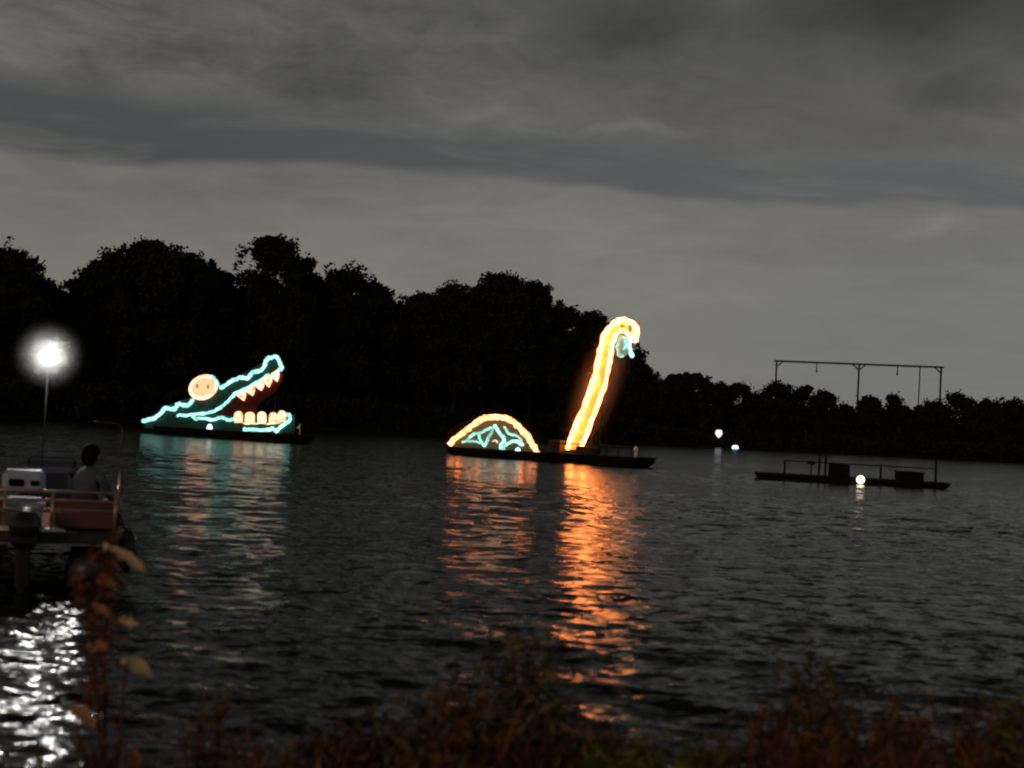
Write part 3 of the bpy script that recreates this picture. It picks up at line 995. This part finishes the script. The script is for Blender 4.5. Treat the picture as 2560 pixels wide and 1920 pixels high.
def build_neck():
    f = Float('long_neck_float', (1385, 1153), (1575, 1171), 'long arched neck and hooked head of amber light strings on a dark barge', 'light float', (0, 0, 1.0), (.3, .2), 2.6, .5)
    outer = [(1421, 1124), (1440, 1070), (1464, 1015), (1486, 955), (1501, 888), (1512, 842), (1524, 823), (1539, 807), (1557, 800), (1577, 804), (1590, 815), (1596, 836), (1590, 852)]
    inner = [(1455, 1124), (1474, 1075), (1493, 1026), (1517, 957), (1528, 905), (1533, 868), (1538, 848), (1546, 833), (1561, 828), (1577, 836), (1588, 846)]
    f.panel(outer[:-1] + inner[::-1], 'neck_screen', M['scrim_neck'])
    f.posts([(1450, 1060), (1480, 1010), (1505, 950)])
    f.line([(1450, 1110), (1505, 950), (1530, 850), (1560, 815)], .06, 'neck_strut', M['steel'], -.18)
    f.line(outer, .145, 'neck_outline', M['amber'])
    f.line(inner, .115, 'throat_outline', M['amber'])
    f.line([(1590, 852), (1584, 846), (1577, 836)], .11, 'jaw_outline', M['amber'])
    b = MB(); b.ball(f.pt(1558, 816, .14), (.14, .06, .09), 10, 8); b.build('eye', M['pupil'], f.root, origin=f.base, smooth=True)
    b = MB(); b.ball(f.pt(1578, 822, .14), (.11, .05, .24), 10, 8); b.build('nostril', M['pupil'], f.root, origin=f.base, smooth=True)
    tng = [(1553, 838), (1547, 862), (1546, 880), (1551, 891), (1560, 892), (1570, 886), (1580, 895), (1585, 890), (1579, 868), (1577, 842)]
    ts = f.panel(tng, 'tongue', M['scrim_tongue'], .05, .05)
    f.line([(1553, 840), (1547, 862), (1546, 880), (1552, 891), (1562, 890)], .06, 'tongue_edge', M['teal_soft'], .16, parent=ts)
    f.line([(1577, 842), (1578, 866), (1581, 880), (1584, 892)], .11, 'tongue_tip', M['teal'], .16, parent=ts)
    f.line([(1563, 845), (1568, 862), (1562, 876)], .07, 'tongue_middle', M['teal'], .16, parent=ts)
    f.mist((1440, 1120), (1555, 815), 2.0, .80, [(1440, 1115), (1457, 1072), (1478, 1022), (1498, 965), (1512, 905), (1522, 855), (1555, 815)], .7)
    # deck gear lit by the neck
    for u, v, s in ((1398, 1112, (.8, .8, .7)), (1372, 1122, (.9, .7, .35)), (1472, 1122, (1.1, .8, .45))):
        p = f.pt(u, v, .2); b = MB(); b.box((p.x, p.y, f.deck_z + s[2] / 2 - .01), s, f.rz, .05); b.build('deck_box', M['timber'], f.root, origin=f.base)
    for x in np.linspace(-f.L / 2 + .2, f.L / 2 - .2, 7):
        q = f.c + f.t * x - f.n * 1.22
        b = MB(); b.tube([Vector((q.x, q.y, f.deck_z - .02)), Vector((q.x, q.y, f.deck_z + .55))], .03, 6); b.build('rail_post', M['steel'], f.root, origin=f.base)
    a = f.c - f.t * (f.L / 2 - .1) - f.n * 1.22; c = f.c + f.t * (f.L / 2 - .1) - f.n * 1.22
    up = Vector((0, 0, f.deck_z + .55))
    b = MB(); b.tube([a + up, c + up], .035, 6); b.build('rail', M['steel'], f.root, origin=f.base)
    q = f.c + f.t * (f.L / 2 - .25) - f.n * .6
    b = MB(); b.tube([Vector((q.x, q.y, f.deck_z - .02)), Vector((q.x, q.y, f.deck_z + .3))], .09, 8); b.ball((q.x, q.y, f.deck_z + .42), (.13, .13, .2), 8, 6)
    b.build('bollard', M['foot'], f.root, origin=f.base, smooth=True)


build_crocodile()
build_shell()
build_neck()


# ------------------------------------------------------------------ unlit barge ahead of the parade
def build_dark_barge():
    f = Float('unlit_barge', (1905, 1196), (2358, 1224), 'long low unlit barge with box frames and one warm deck lamp', 'barge', (0, 0, 1.0), (.3, .3), 2.4, .22, -10.0)
    for u0, u1, h in ((2072, 2122, .62), (2240, 2306, .42)):
        a, c = f.pt(u0, 1190, 0), f.pt(u1, 1195, 0)
        w = (c - a).length
        mid = (a + c) / 2
        b = MB(); b.box((mid.x, mid.y, f.deck_z + h / 2 - .01), (w, 1.3, h), f.rz, .06); box_ = b.build('locker', M['hull'], f.root, origin=f.base)
        b = MB(); b.box((mid.x, mid.y, f.deck_z + h + .015), (w + .12, 1.42, .05), f.rz); b.build('lid', M['deck'], box_, origin=f.base)
    for u, h in ((2046, 1.15), (2062, 1.0), (2337, 1.15), (1960, .7), (2200, .75)):
        p = f.pt(u, 1190, .3)
        b = MB(); b.tube([Vector((p.x, p.y, f.deck_z - .02)), Vector((p.x, p.y, f.deck_z + h))], .055, 6); b.build('post', M['steel'], f.root, origin=f.base)
    p, q = f.pt(1960, 1190, .3), f.pt(2337, 1190, .3)
    b = MB(); b.tube([Vector((p.x, p.y, f.deck_z + .66)), Vector((q.x, q.y, f.deck_z + .66))], .03, 6); b.build('rail', M['steel'], f.root, origin=f.base)
    p = f.pt(2146, 1197, 1.35)
    b = MB(); b.tube([Vector((p.x, p.y, f.deck_z - .4)), Vector((p.x, p.y, f.deck_z + .1))], .05, 6)
    st = b.build('lamp_bracket', M['steel'], f.root, origin=f.base)
    b = MB(); b.ball((p.x, p.y, p.z), .20, 12, 8); b.build('lamp_globe', M['deck_lamp'], st, origin=f.base, smooth=True)
    p = f.pt(2029, 1157, -.2)
    b = MB(); b.tube([Vector((p.x, p.y, f.deck_z - .02)), Vector((p.x, p.y, p.z))], .04, 6); b.ball((p.x, p.y, p.z), (.22, .12, .12), 8, 6)
    b.build('wheel_float', M['timber'], f.root, origin=f.base, smooth=True)


build_dark_barge()


# ------------------------------------------------------------------ lamps
def build_lamps():
    for (u, v, mm, r, lab) in ((1797, 1084, 'shore_white', (.62, .5, .8), 'dull white shore lamp on a post among the far trees'),
                               (1838, 1121, 'shore_blue', (.55, .5, .62), 'bluish white light low at the far waterline')):
        Dd = shore_range(u) + (1.2 if 'white' in mm else -1.5)
        p = at_range(u, v, Dd)
        gz = .3 if 'white' in mm else -.6
        base = Vector((p.x, p.y, max(gz, 0)))
        root = empty('shore_lamp', base, lab, 'lamp')
        b = MB(); b.tube([(p.x, p.y, gz - .2), (p.x, p.y, p.z - .35)], .09, 8); b.build('pole', M['steel'], root, origin=base)
        b = MB(); b.ball((p.x, p.y, p.z), r, 12, 8)
        # taper the lantern downward
        for i, q in enumerate(b.V):
            if q.z < p.z:
                k = 1 - .6 * (p.z - q.z) / r[2]
                b.V[i] = Vector((p.x + (q.x - p.x) * k, p.y + (q.y - p.y) * k, q.z))
        b.build('lantern', M[mm], root, origin=base, smooth=True)
        b = MB(); b.tube([(p.x, p.y, p.z + r[2] * .8), (p.x, p.y, p.z + r[2] * 1.15)], [r[0] * .75, .05], 10); b.build('cap', M['steel'], root, origin=base)


build_lamps()


# ------------------------------------------------------------------ pontoon boat and its passenger
BOAT_D = 15.3
bp = ground_hit(78, BOAT_D)
BOAT_RZ = R(16.0)
BW = Matrix.Translation(bp) @ Matrix.Rotation(BOAT_RZ, 4, 'Z')


def build_boat():
    root = empty('pontoon_boat', bp, 'pontoon boat with maroon fence panels and black outboard, seen from its stern', 'boat', rz=BOAT_RZ)
    O = (0, 0, 0)
    hb = 0.96                      # half beam
    dz = 0.60
    Lb = 5.2

    def B(name, mb, m, parent=root, smooth=False):
        return mb.build(name, M[m], parent, origin=O, smooth=smooth)

    for x in (-.68, .68):
        b = MB(); b.tube([(x, .05, .16), (x, .2, .16), (x, Lb - .9, .16), (x, Lb - .2, .30), (x, Lb + .1, .42)], [.20, .27, .27, .19, .04], 14)
        B('pontoon', b, 'pontoon', smooth=True)
    b = MB(); b.box((0, Lb / 2, dz - .04), (2 * hb, Lb, .08), 0, .02); B('deck', b, 'carpet')
    b = MB(); b.box((0, -.004, dz - .05), (2 * hb + .03, .05, .12), 0, .015); B('stern_edge', b, 'pontoon')
    for y in (.5, 1.6, 2.7, 3.8, 4.7):
        b = MB(); b.box((0, y, dz - .13), (1.7, .08, .1)); B('cross_member', b, 'alu')
    # stern fence: rails, posts with white feet, panels
    rails_z = (1.03, .935, .835)
    for z in rails_z:
        b = MB(); b.tube([(-hb + .03, .12, z), (hb - .03, .12, z)], .018, 8); B('stern_rail', b, 'rail', smooth=True)
    for s in (-1, 1):
        for z in rails_z:
            b = MB(); b.tube([(s * (hb - .03), .12, z), (s * (hb - .03), Lb - .4, z)], .018, 8); B('side_rail', b, 'rail', smooth=True)
        for y in (1.2, 2.3, 3.4, 4.6):
            b = MB(); b.tube([(s * (hb - .03), y, dz - .02), (s * (hb - .03), y, 1.03)], .018, 8); B('rail_post', b, 'rail', smooth=True)
        b = MB(); b.box((s * (hb - .035), 2.7, .74), (.02, 4.1, .19)); B('side_panel', b, 'panel')
    for x in (-.70, -.22, .26, .91):
        b = MB(); b.tube([(x, .12, dz - .02), (x, .12, 1.03)], .022, 8)
        po = B('rail_post', b, 'rail', smooth=True)
        if x < .5:
            b = MB(); b.tube([(x, .12, dz - .01), (x, .12, dz + .03), (x, .12, dz + .05)], [.09, .08, .03], 10)
            b.box((x, .10, dz + .01), (.30, .09, .03), 0, .01)
            B('post_foot', b, 'foot', po)
    for x0, x1 in ((-.93, -.72), (-.68, -.24), (.285, .89)):
        b = MB(); b.box(((x0 + x1) / 2, .135, .73), (x1 - x0, .016, .17)); B('stern_panel', b, 'panel')
        b = MB(); b.box(((x0 + x1) / 2, .138, .885), (x1 - x0, .014, .07)); B('stern_panel', b, 'panel')
    # gate bow-shaped strut
    b = MB(); b.tube([(-.62, .09, .86), (-.36, .09, .84), (-.2, .09, .80)], [.012, .03, .03], 8); B('gate_latch', b, 'rail', smooth=True)
    # outboard
    b = MB()
    b.ball((0.02, -.34, .70), (.16, .24, .19), 14, 10)
    b.box((0.02, -.33, .56), (.26, .40, .22), 0, .08)
    b.box((0.02, -.32, .30), (.14, .20, .55), 0, .04)
    b.box((0.02, -.30, -.15), (.07, .28, .5), 0, .02)
    b.box((0.02, -.02, .50), (.22, .30, .12), 0, .02)
    mo = B('outboard_motor', b, 'cowl', smooth=False)
    b = MB(); b.ball((0.02, -.42, -.22), (.06, .25, .06), 10, 8); B('gearcase', b, 'cowl', mo, True)
    # ladder and fender at the corner
    b = MB(); b.ball((hb + .10, .30, .40), (.11, .11, .24), 12, 8); b.tube([(hb - .02, .3, .83), (hb + .08, .3, .6)], .012, 6); B('fender', b, 'cowl', smooth=True)
    # canopy frame folded up on thin tubes
    t = [(hb - .05, .25, 1.0), (hb - .045, .28, 1.4), (hb - .03, .30, 1.70), (hb - .055, .30, 1.76), (hb - .12, .31, 1.785), (hb - .32, .32, 1.79)]
    b = MB(); b.tube(smooth_path(t, 4), .009, 8); B('canopy_strut', b, 'pontoon', smooth=True)
    # all-round light on a thin pole
    lp = BW.inverted() @ at_range(122, 888, BOAT_D + 2.2)
    b = MB(); b.tube([(lp.x, lp.y, dz - .02), (lp.x, lp.y, lp.z - .07)], .007, 8); pole = B('light_pole', b, 'hull', smooth=True)
    b = MB(); b.ball(tuple(lp), .075, 16, 10); B('lamp_globe', b, 'white_lamp', pole, True)
    b = MB(); b.ball((0, 0, 0), BLOOM_R, 24, 16); B('lamp_bloom', b, 'lamp_bloom', pole, True).location = lp  # added ball of scatter, imitates lens bloom round the lamp
    ld = bpy.data.lights.new('bulb', 'POINT')
    ld.energy = 8.5 * 4 * math.pi * math.pi * .38
    ld.color = (1.0, .97, .93)
    ld.shadow_soft_size = .07
    bl = bpy.data.objects.new('bulb', ld); col.objects.link(bl); bl.parent = pole; bl.location = lp
    # seats
    b = MB(); b.box((-.06, .50, .86), (.46, .42, .14), 0, .05); b.box((-.06, .50, .70), (.40, .38, .22), 0, .02)
    st = B('captain_seat', b, 'vinyl')
    b = MB(); b.box((-.06, .36, 1.12), (.44, .12, .24), 0, .05, R(8)); B('seat_back', b, 'vinyl', st)
    for x, w_, h_ in ((-.13, .16, .08), (.06, .10, .06)):
        b = MB(); b.box((x, .297, 1.10), (w_, .04, h_), 0, .015, R(8)); B('seat_back_inset', b, 'vinyl_dark', st)
    b = MB(); b.box((.60, .52, .69), (.56, .50, .12), 0, .04); b.box((.60, .52, .61), (.50, .46, .06)); sb = B('bench', b, 'vinyl_dark')
    b = MB(); b.box((-.72, .55, .92), (.40, .42, .16), 0, .05); b.box((-.72, .36, 1.14), (.40, .11, .36), 0, .04); b.box((-.72, .55, .72), (.36, .38, .26)); B('port_seat', b, 'vinyl')
    b = MB(); b.box((.1, 3.0, .88), (.7, .5, .56), 0, .06); b.box((.1, 3.1, 1.2), (.6, .1, .16), 0, .04); B('console', b, 'vinyl_dark')


build_boat()


def skin_mat():
    m = bpy.data.materials.new('jacket_and_skin')
    m.use_nodes = True
    b = NB(m.node_tree)
    p = m.node_tree.nodes['Principled BSDF']
    p.inputs['Roughness'].default_value = .75
    at = b.node('ShaderNodeAttribute', attribute_name='skinmask')
    tc = b.node('ShaderNodeTexCoord')
    z = b.sep(tc.outputs['Object'])[2]
    n = b.noise(tc.outputs['Object'], 14.0, 3.0).outputs['Fac']
    cloth = b.ramp(b.m('ADD', z, b.m('MULTIPLY', n, .06)), [(.10, (.02, .022, .03)), (.26, (.022, .024, .035)), (.34, (.045, .052, .070)), (.60, (.075, .085, .105))])
    c = b.mix(at.outputs['Fac'], cloth, (.55, .36, .30, 1))
    b.put(p.inputs['Base Color'], c)
    return m


def build_person():
    """seated figure, origin on the deck below the pelvis; faces local +x"""
    seat = 0.30
    W = BW @ Vector((.57, .50, .70))
    root_rz = BOAT_RZ + R(60)
    V, E, RAD, SK = [], [], [], []

    def v(p, r, par=None, skin=0.0):
        V.append(p); RAD.append(r if isinstance(r, tuple) else (r, r)); SK.append(skin)
        if par is not None: E.append((par, len(V) - 1))
        return len(V) - 1

    pel = v((0, 0, .10), (.15, .12))
    wa = v((.02, 0, .24), (.145, .10), pel)
    ch = v((.05, 0, .40), (.165, .115), wa)
    sh = v((.06, 0, .50), (.12, .085), ch)
    nk = v((.085, 0, .58), .048, sh, 1.0)
    hd = v((.10, 0, .645), .070, nk, 1.0)
    h2 = v((.115, 0, .71), .082, hd, 1.0)
    h3 = v((.105, 0, .775), .072, h2, 1.0)
    ns = v((.20, 0, .70), .014, h2, 1.0)
    for s in (-1, 1):
        a = v((.055, s * .175, .475), .060, sh)
        e = v((.13, s * .235, .27), .045, a)
        w = v((.31, s * .12, .29), .032, e)
        p = v((.37, s * .09, .31), .028, w, 1.0)
        for k, (dy, ln) in enumerate(((-.030, .075), (-.011, .085), (.009, .080), (.027, .062))):
            f1 = v((.41, s * .09 + dy, .305), .010, p, 1.0)
            v((.41 + ln * .8, s * .09 + dy * 1.1, .270), .008, f1, 1.0)
        t1 = v((.38, s * .09 - s * .045, .315), .011, p, 1.0)
        v((.42, s * .09 - s * .055, .295), .009, t1, 1.0)
        hp = v((.08, s * .10, .08), .092, pel)
        kn = v((.40, s * .12, .21), .066, hp)
        an = v((.50, s * .12, -.02), .044, kn)
        ft = v((.52, s * .12, -.055), .040, an)
        v((.63, s * .13, -.062), .034, ft)
    me = bpy.data.meshes.new('body')
    me.from_pydata(V, E, [])
    at = me.attributes.new('skinmask', 'FLOAT', 'POINT')
    at.data.foreach_set('value', SK)
    root = empty('person', W - Vector((0, 0, 0)), 'person with dark hair in a pale grey jacket seated on the pontoon boat', 'person', rz=root_rz)
    o = bpy.data.objects.new('body', me)
    col.objects.link(o)
    o.parent = root
    md = o.modifiers.new('skin', 'SKIN')
    md.use_smooth_shade = True
    for i, sv in enumerate(me.skin_vertices[0].data):
        sv.radius = RAD[i]
        sv.use_root = (i == pel)
    ss = o.modifiers.new('sub', 'SUBSURF'); ss.levels = 2; ss.render_levels = 2
    me.materials.append(skin_mat())
    b = MB(); b.ball((.085, 0, .755), (.105, .098, .100), 16, 12)
    b.ball((.045, 0, .70), (.075, .09, .11), 14, 10)
    h = b.build('hair', M['hair'], root, origin=(0, 0, 0), smooth=True)
    for s in (-1, 1):
        b = MB(); b.ball((.19, s * .032, .722), .011, 8, 6); b.build('eye', M['hair'], root, origin=(0, 0, 0), smooth=True)
        b = MB(); b.ball((.115, s * .086, .70), (.02, .012, .03), 8, 6); b.build('ear', M['skin'], root, origin=(0, 0, 0), smooth=True)
    b = MB(); b.box((.197, 0, .662), (.012, .045, .010), 0, .004); b.build('mouth', M['panel'], root, origin=(0, 0, 0))


build_person()


# ------------------------------------------------------------------ foreground plants
def blade(b, p0, d, L, w, bend, g):
    """narrow curved leaf blade with a fold"""
    side = Vector((-d.y, d.x, 0)).normalized() if abs(d.z) < .99 else Vector((1, 0, 0))
    n = 5
    pts = []
    p = Vector(p0); q = Vector(d).normalized()
    for i in range(n + 1):
        t = i / n
        ww = w * (1 - t) ** .7 * (.5 + 1.2 * min(t * 3, 1) * .5)
        pts.append((p - side * ww, p + Vector((0, 0, -.25 * ww)), p + side * ww))
        q = (q + Vector((d.x * .15, d.y * .15, -bend / n))).normalized()
        p = p + q * (L / n)
    o = len(b.V)
    for a, c, e in pts: b.V += [a, c, e]
    for i in range(n):
        k = o + i * 3
        b.Fc += [(k, k + 1, k + 4, k + 3), (k + 1, k + 2, k + 5, k + 4)]


def plant_pos(u, D):
    p = ground_hit(u, D)
    p.z = max(-.12, 0.34 - .09 * max(0, p.y - 3.5)) - .04
    return p


def reed_clump(u, vtop, hw, D, lm, label, group, seed, nst=16):
    g = random.Random(seed)
    base = plant_pos(u, D)
    H = at_range(u, vtop, D).z - base.z
    rad = hw * D / F
    root = empty('reed_clump', base, label, 'reeds', group)
    st, lv = MB(), MB()
    for k in range(nst):
        a = g.uniform(0, 6.283); rr = rad * math.sqrt(g.random())
        p = Vector((math.cos(a) * rr * .6, math.sin(a) * rr * .35, -.05))
        h = H * g.uniform(.55, 1.0)
        tip = p + Vector((math.cos(a) * rr * .7 + g.uniform(-.06, .06), math.sin(a) * rr * .4, h))
        mid = p.lerp(tip, .5) + Vector((g.uniform(-.03, .03), g.uniform(-.03, .03), .03))
        st.tube([p, mid, tip], [.007, .006, .003], 5)
        for j in range(7):
            t = g.uniform(.12, .95)
            q = p.lerp(mid, t * 2) if t < .5 else mid.lerp(tip, t * 2 - 1)
            b = g.uniform(0, 6.283)
            d = Vector((math.cos(b) * .7, math.sin(b) * .6, g.uniform(.5, 1.3))).normalized()
            blade(lv, q, d, g.uniform(.16, .36), g.uniform(.006, .012), g.uniform(.3, 1.6), g)
        # seed head
        for j in range(12):
            q = tip + Vector((g.uniform(-.025, .025), g.uniform(-.025, .025), g.uniform(-.13, .03)))
            d = Vector((g.uniform(-.6, .6), g.uniform(-.6, .6), g.uniform(.4, 1))).normalized()
            blade(lv, q, d, g.uniform(.03, .07), .005, .4, g)
    st.build('stems', M['stem'], root, origin=(0, 0, 0))
    lv.build('leaves', M[lm], root, origin=(0, 0, 0))
    return root


def bush(u, vtop, hw, D, lm, label, group, seed, nl=700, leaf=.045, name='marsh_bush'):
    g = random.Random(seed)
    base = plant_pos(u, D)
    H = at_range(u, vtop, D).z - base.z
    rad = hw * D / F
    root = empty(name, base, label, 'bush', group)
    st = MB(); C = []
    nb = 13
    for k in range(nb):
        a = g.uniform(0, 6.283); rr = rad * g.uniform(.2, 1.0)
        h = H * g.uniform(.5, 1.0) * (1.05 - .35 * (rr / rad) ** 2)
        tip = Vector((math.cos(a) * rr, math.sin(a) * rr * .6, h))
        p0 = Vector((math.cos(a) * rr * .15, math.sin(a) * rr * .1, -.05))
        mid = p0.lerp(tip, .5) + Vector((g.uniform(-.05, .05), g.uniform(-.03, .03), .05))
        st.tube([p0, mid, tip], [.010, .007, .003], 5)
        m_ = nl // nb
        t = nrng.random(m_) ** .6
        q = np.where(t[:, None] < .5, np.array(p0) + (np.array(mid) - np.array(p0)) * (t[:, None] * 2), np.array(mid) + (np.array(tip) - np.array(mid)) * (t[:, None] * 2 - 1))
        q = q + nrng.normal(size=(m_, 3)) * (.10 * (1.15 - t[:, None] * .45)) * np.array([1.0, .8, .9])
        q[:, 2] = np.clip(q[:, 2], 0.0, None)
        C.append(q)
    st.build('stems', M['stem'], root, origin=(0, 0, 0))
    vv, qq = leaf_quads(np.concatenate(C), leaf * .62, 3.4, .7)
    mesh_np('leaves', vv, qq, M[lm], root)
    return root


def big_leaf(b, p, d, up, L, w, curl, g):
    """broad drying leaf: curved lamina with midrib fold"""
    d = Vector(d).normalized(); sd = d.cross(Vector(up)).normalized(); nn = sd.cross(d)
    rows = 7
    o = len(b.V)
    for i in range(rows):
        t = i / (rows - 1)
        ww = w * math.sin(math.pi * (t * .92 + .04)) ** .8 * (1.1 - .35 * t)
        c = Vector(p) + d * (L * t) - nn * (curl * t * t * L)
        for s_ in (-1, -.5, 0, .5, 1):
            b.V.append(c + sd * (ww * s_ * g.uniform(.72, 1.2)) + nn * (abs(s_) * .35 * ww + g.uniform(-.010, .010)))
    for i in range(rows - 1):
        for k in range(4):
            a = o + i * 5 + k
            b.Fc.append((a, a + 1, a + 6, a + 5))


def tall_stalk():
    g = random.Random(5)
    D = 7.6
    base = plant_pos(268, D)
    root = empty('tall_leafy_plant', base, 'tall stalk with broad drooping tan and brown leaves standing before the pontoon boat', 'plant')

    def W(u, v, dd=0.0):
        return at_range(u, v, D + dd) - base
    stalks = [[(265, 1990), (262, 1800), (262, 1600), (274, 1450), (272, 1372)], [(262, 1990), (245, 1800), (232, 1620), (225, 1500), (232, 1420)], [(278, 1990), (300, 1850), (310, 1720), (322, 1640)],
              [(255, 1990), (205, 1880), (188, 1790)]]
    for s in stalks:
        b = MB()
        P = [W(u, v, .05 * g.uniform(-1, 1)) for u, v in s]
        P[0].z = -.06
        P = smooth_path(P, 5)
        n = len(P)
        b.tube(P, [.013 * (1 - .65 * i / n) for i in range(n)], 7)
        b.build('stalk', M['stem'], root, origin=(0, 0, 0), smooth=True)
    C = []
    for s in stalks[:2]:
        P = smooth_path([W(u, v) for u, v in s], 8)
        for p in P[8:]:
            C.append(np.array(p) + nrng.normal(size=(5, 3)) * np.array([.055, .04, .05]))
    vv, qq = leaf_quads(np.concatenate(C), .026, 3.0, .3)
    mesh_np('small_leaves', vv, qq, M['rust'], root)
    # (start px, end px, half width m, material)
    leaves = [((270, 1372), (366, 1415), .032, 'tanleaf'), ((258, 1380), (272, 1366), .028, 'tanleaf'), ((292, 1552), (345, 1560), .030, 'tanleaf'), ((300, 1655), (388, 1682), .044, 'tanleaf'),
              ((225, 1512), (278, 1535), .026, 'tanleaf2'), ((212, 1625), (270, 1618), .040, 'tanleaf2'), ((178, 1765), (238, 1812), .040, 'tanleaf2'), ((240, 1455), (292, 1462), .030, 'tanleaf2'),
              ((228, 1880), (240, 1925), .030, 'tanleaf2'),
              ((330, 1870), (345, 1925), .026, 'tanleaf2')]
    for (a, c, w, mm) in leaves:
        p, q = W(*a, g.uniform(-.06, .02)), W(*c, g.uniform(-.1, .04))
        b = MB()
        big_leaf(b, p, q - p, (g.uniform(-.3, .3), -.55, .8), (q - p).length * 1.05, w * 1.45, g.uniform(.05, .25), g)
        b.build('leaf', M[mm], root, origin=(0, 0, 0), smooth=True)


tall_stalk()

LR = 'rust brown reeds crowding the near bank'
LB = 'dark olive marsh bush on the near bank'
specs = [  # kind, u, vtop, half width, D, leaves, label
    ('reed', 560, 1722, 40, 7.4, 'rust', 'single slim rust coloured reed clump with water glinting beside it'),
    ('reed', 700, 1840, 90, 6.9, 'rust', None), ('bush', 860, 1830, 110, 7.0, 'brown', None),
    ('reed', 330, 1850, 60, 7.0, 'brown', None),
    ('bush', 1010, 1790, 120, 7.1, 'olive', None), ('reed', 1040, 1770, 80, 7.2, 'brown', None), 
    ('bush', 1335, 1556, 120, 7.6, 'olive', 'tall dark olive bush standing against the orange reflection'),
    ('bush', 1230, 1690, 120, 7.3, 'brown', 'brown bush spreading at the foot of the tall olive bush'),
    ('bush', 1420, 1700, 110, 7.3, 'olive', 'dark olive bush crossing the orange reflection low down'),
    ('reed', 1330, 1780, 90, 6.9, 'rust', 'rust red reeds in front of the tall olive bush'), ('reed', 1210, 1800, 90, 6.8, 'rust', None), ('bush', 1480, 1810, 90, 7.0, 'brown', None),
    ('reed', 1560, 1780, 50, 7.1, 'brown', None), ('reed', 1400, 1850, 90, 6.7, 'rust', None), ('bush', 1120, 1840, 110, 6.8, 'brown', None),
    ('reed', 1935, 1604, 48, 7.5, 'rust', 'tall narrow column of rust red reeds rising alone from the bank'),
    ('bush', 2080, 1600, 90, 7.7, 'olive', 'loose olive bush beside the narrow column of rust reeds'),
    ('bush', 2110, 1770, 110, 7.2, 'brown', None), ('reed', 2060, 1810, 80, 6.9, 'rust', None),
    ('bush', 2290, 1755, 90, 7.3, 'brown', 'brown bush between the loose olive bush and the bare water gap'), ('reed', 2200, 1800, 90, 6.9, 'brown', None),
    ('reed', 2330, 1850, 80, 6.7, 'rust', None), ('bush', 2500, 1722, 100, 7.3, 'brown', 'brown bush on the far side of the bare water gap'),
    ('reed', 2480, 1800, 100, 6.9, 'rust', None), ('bush', 2590, 1740, 90, 7.2, 'olive', None), ('reed', 1960, 1830, 70, 6.8, 'rust', None),
    ('bush', 1850, 1868, 80, 6.8, 'olive', None), ('reed', 2120, 1860, 90, 6.6, 'rust', None),
]
for i, (kd, u, vt, hw, D, lm, lab) in enumerate(specs):
    if kd == 'reed':
        reed_clump(u, vt, hw, D, lm, lab or LR, 'reeds on the near bank', 100 + i, 11)
    else:
        bush(u, vt, hw, D, lm, lab or (LB if lm == 'olive' else 'low brown marsh bush on the near bank'), 'bushes on the near bank', 200 + i)
for i, (u, vt, hw, lab) in enumerate(((1555, 1874, 55, 'small bright green mound of leaves beside the rust reeds'), (1650, 1866, 60, 'rounded bright green leafy mound between two smaller green mounds'),
                                      (1790, 1876, 60, 'yellowish green leafy mound before the narrow column of reeds'))):
    bush(u, vt, hw, 6.9, 'green', lab, 'green mounds on the near bank', 300 + i, 1700, .032, 'leafy_mound')


def bank_grass():
    g = random.Random(9)
    b = MB()
    for k in range(5200):
        x = g.uniform(-5, 5); y = g.uniform(5.3, 7.6)
        z = max(-.1, 0.34 - .09 * max(0, y - 3.5)) - .05
        d = Vector((g.uniform(-.5, .5), g.uniform(-.4, .4), 1)).normalized()
        blade(b, (x, y, z), d, g.uniform(.10, .30), g.uniform(.004, .008), g.uniform(.2, 1.0), g)
    o = b.build('bank_grass', M['brown'])
    tag(o, 'brown grass covering the near bank', 'grass', None, 'stuff')


bank_grass()

# ------------------------------------------------------------------ thin night haze round everything
HAZE = 0.0
if HAZE > 0:
    b = MB()
    b.box((0, 1300, 20.0), (9000, 3000, 46.0))
    hm = bpy.data.materials.new('night_haze')
    hm.use_nodes = True
    hm.node_tree.nodes.clear()
    nb = NB(hm.node_tree)
    pv = nb.node('ShaderNodeVolumePrincipled')
    pv.inputs['Color'].default_value = (0.85, 0.87, 0.9, 1)
    pv.inputs['Density'].default_value = HAZE
    oo = nb.node('ShaderNodeOutputMaterial')
    hm.node_tree.links.new(pv.outputs[0], oo.inputs['Volume'])
    hz = b.build('haze', hm)
    tag(hz, 'thin night haze over the lake', 'haze', None, 'stuff')
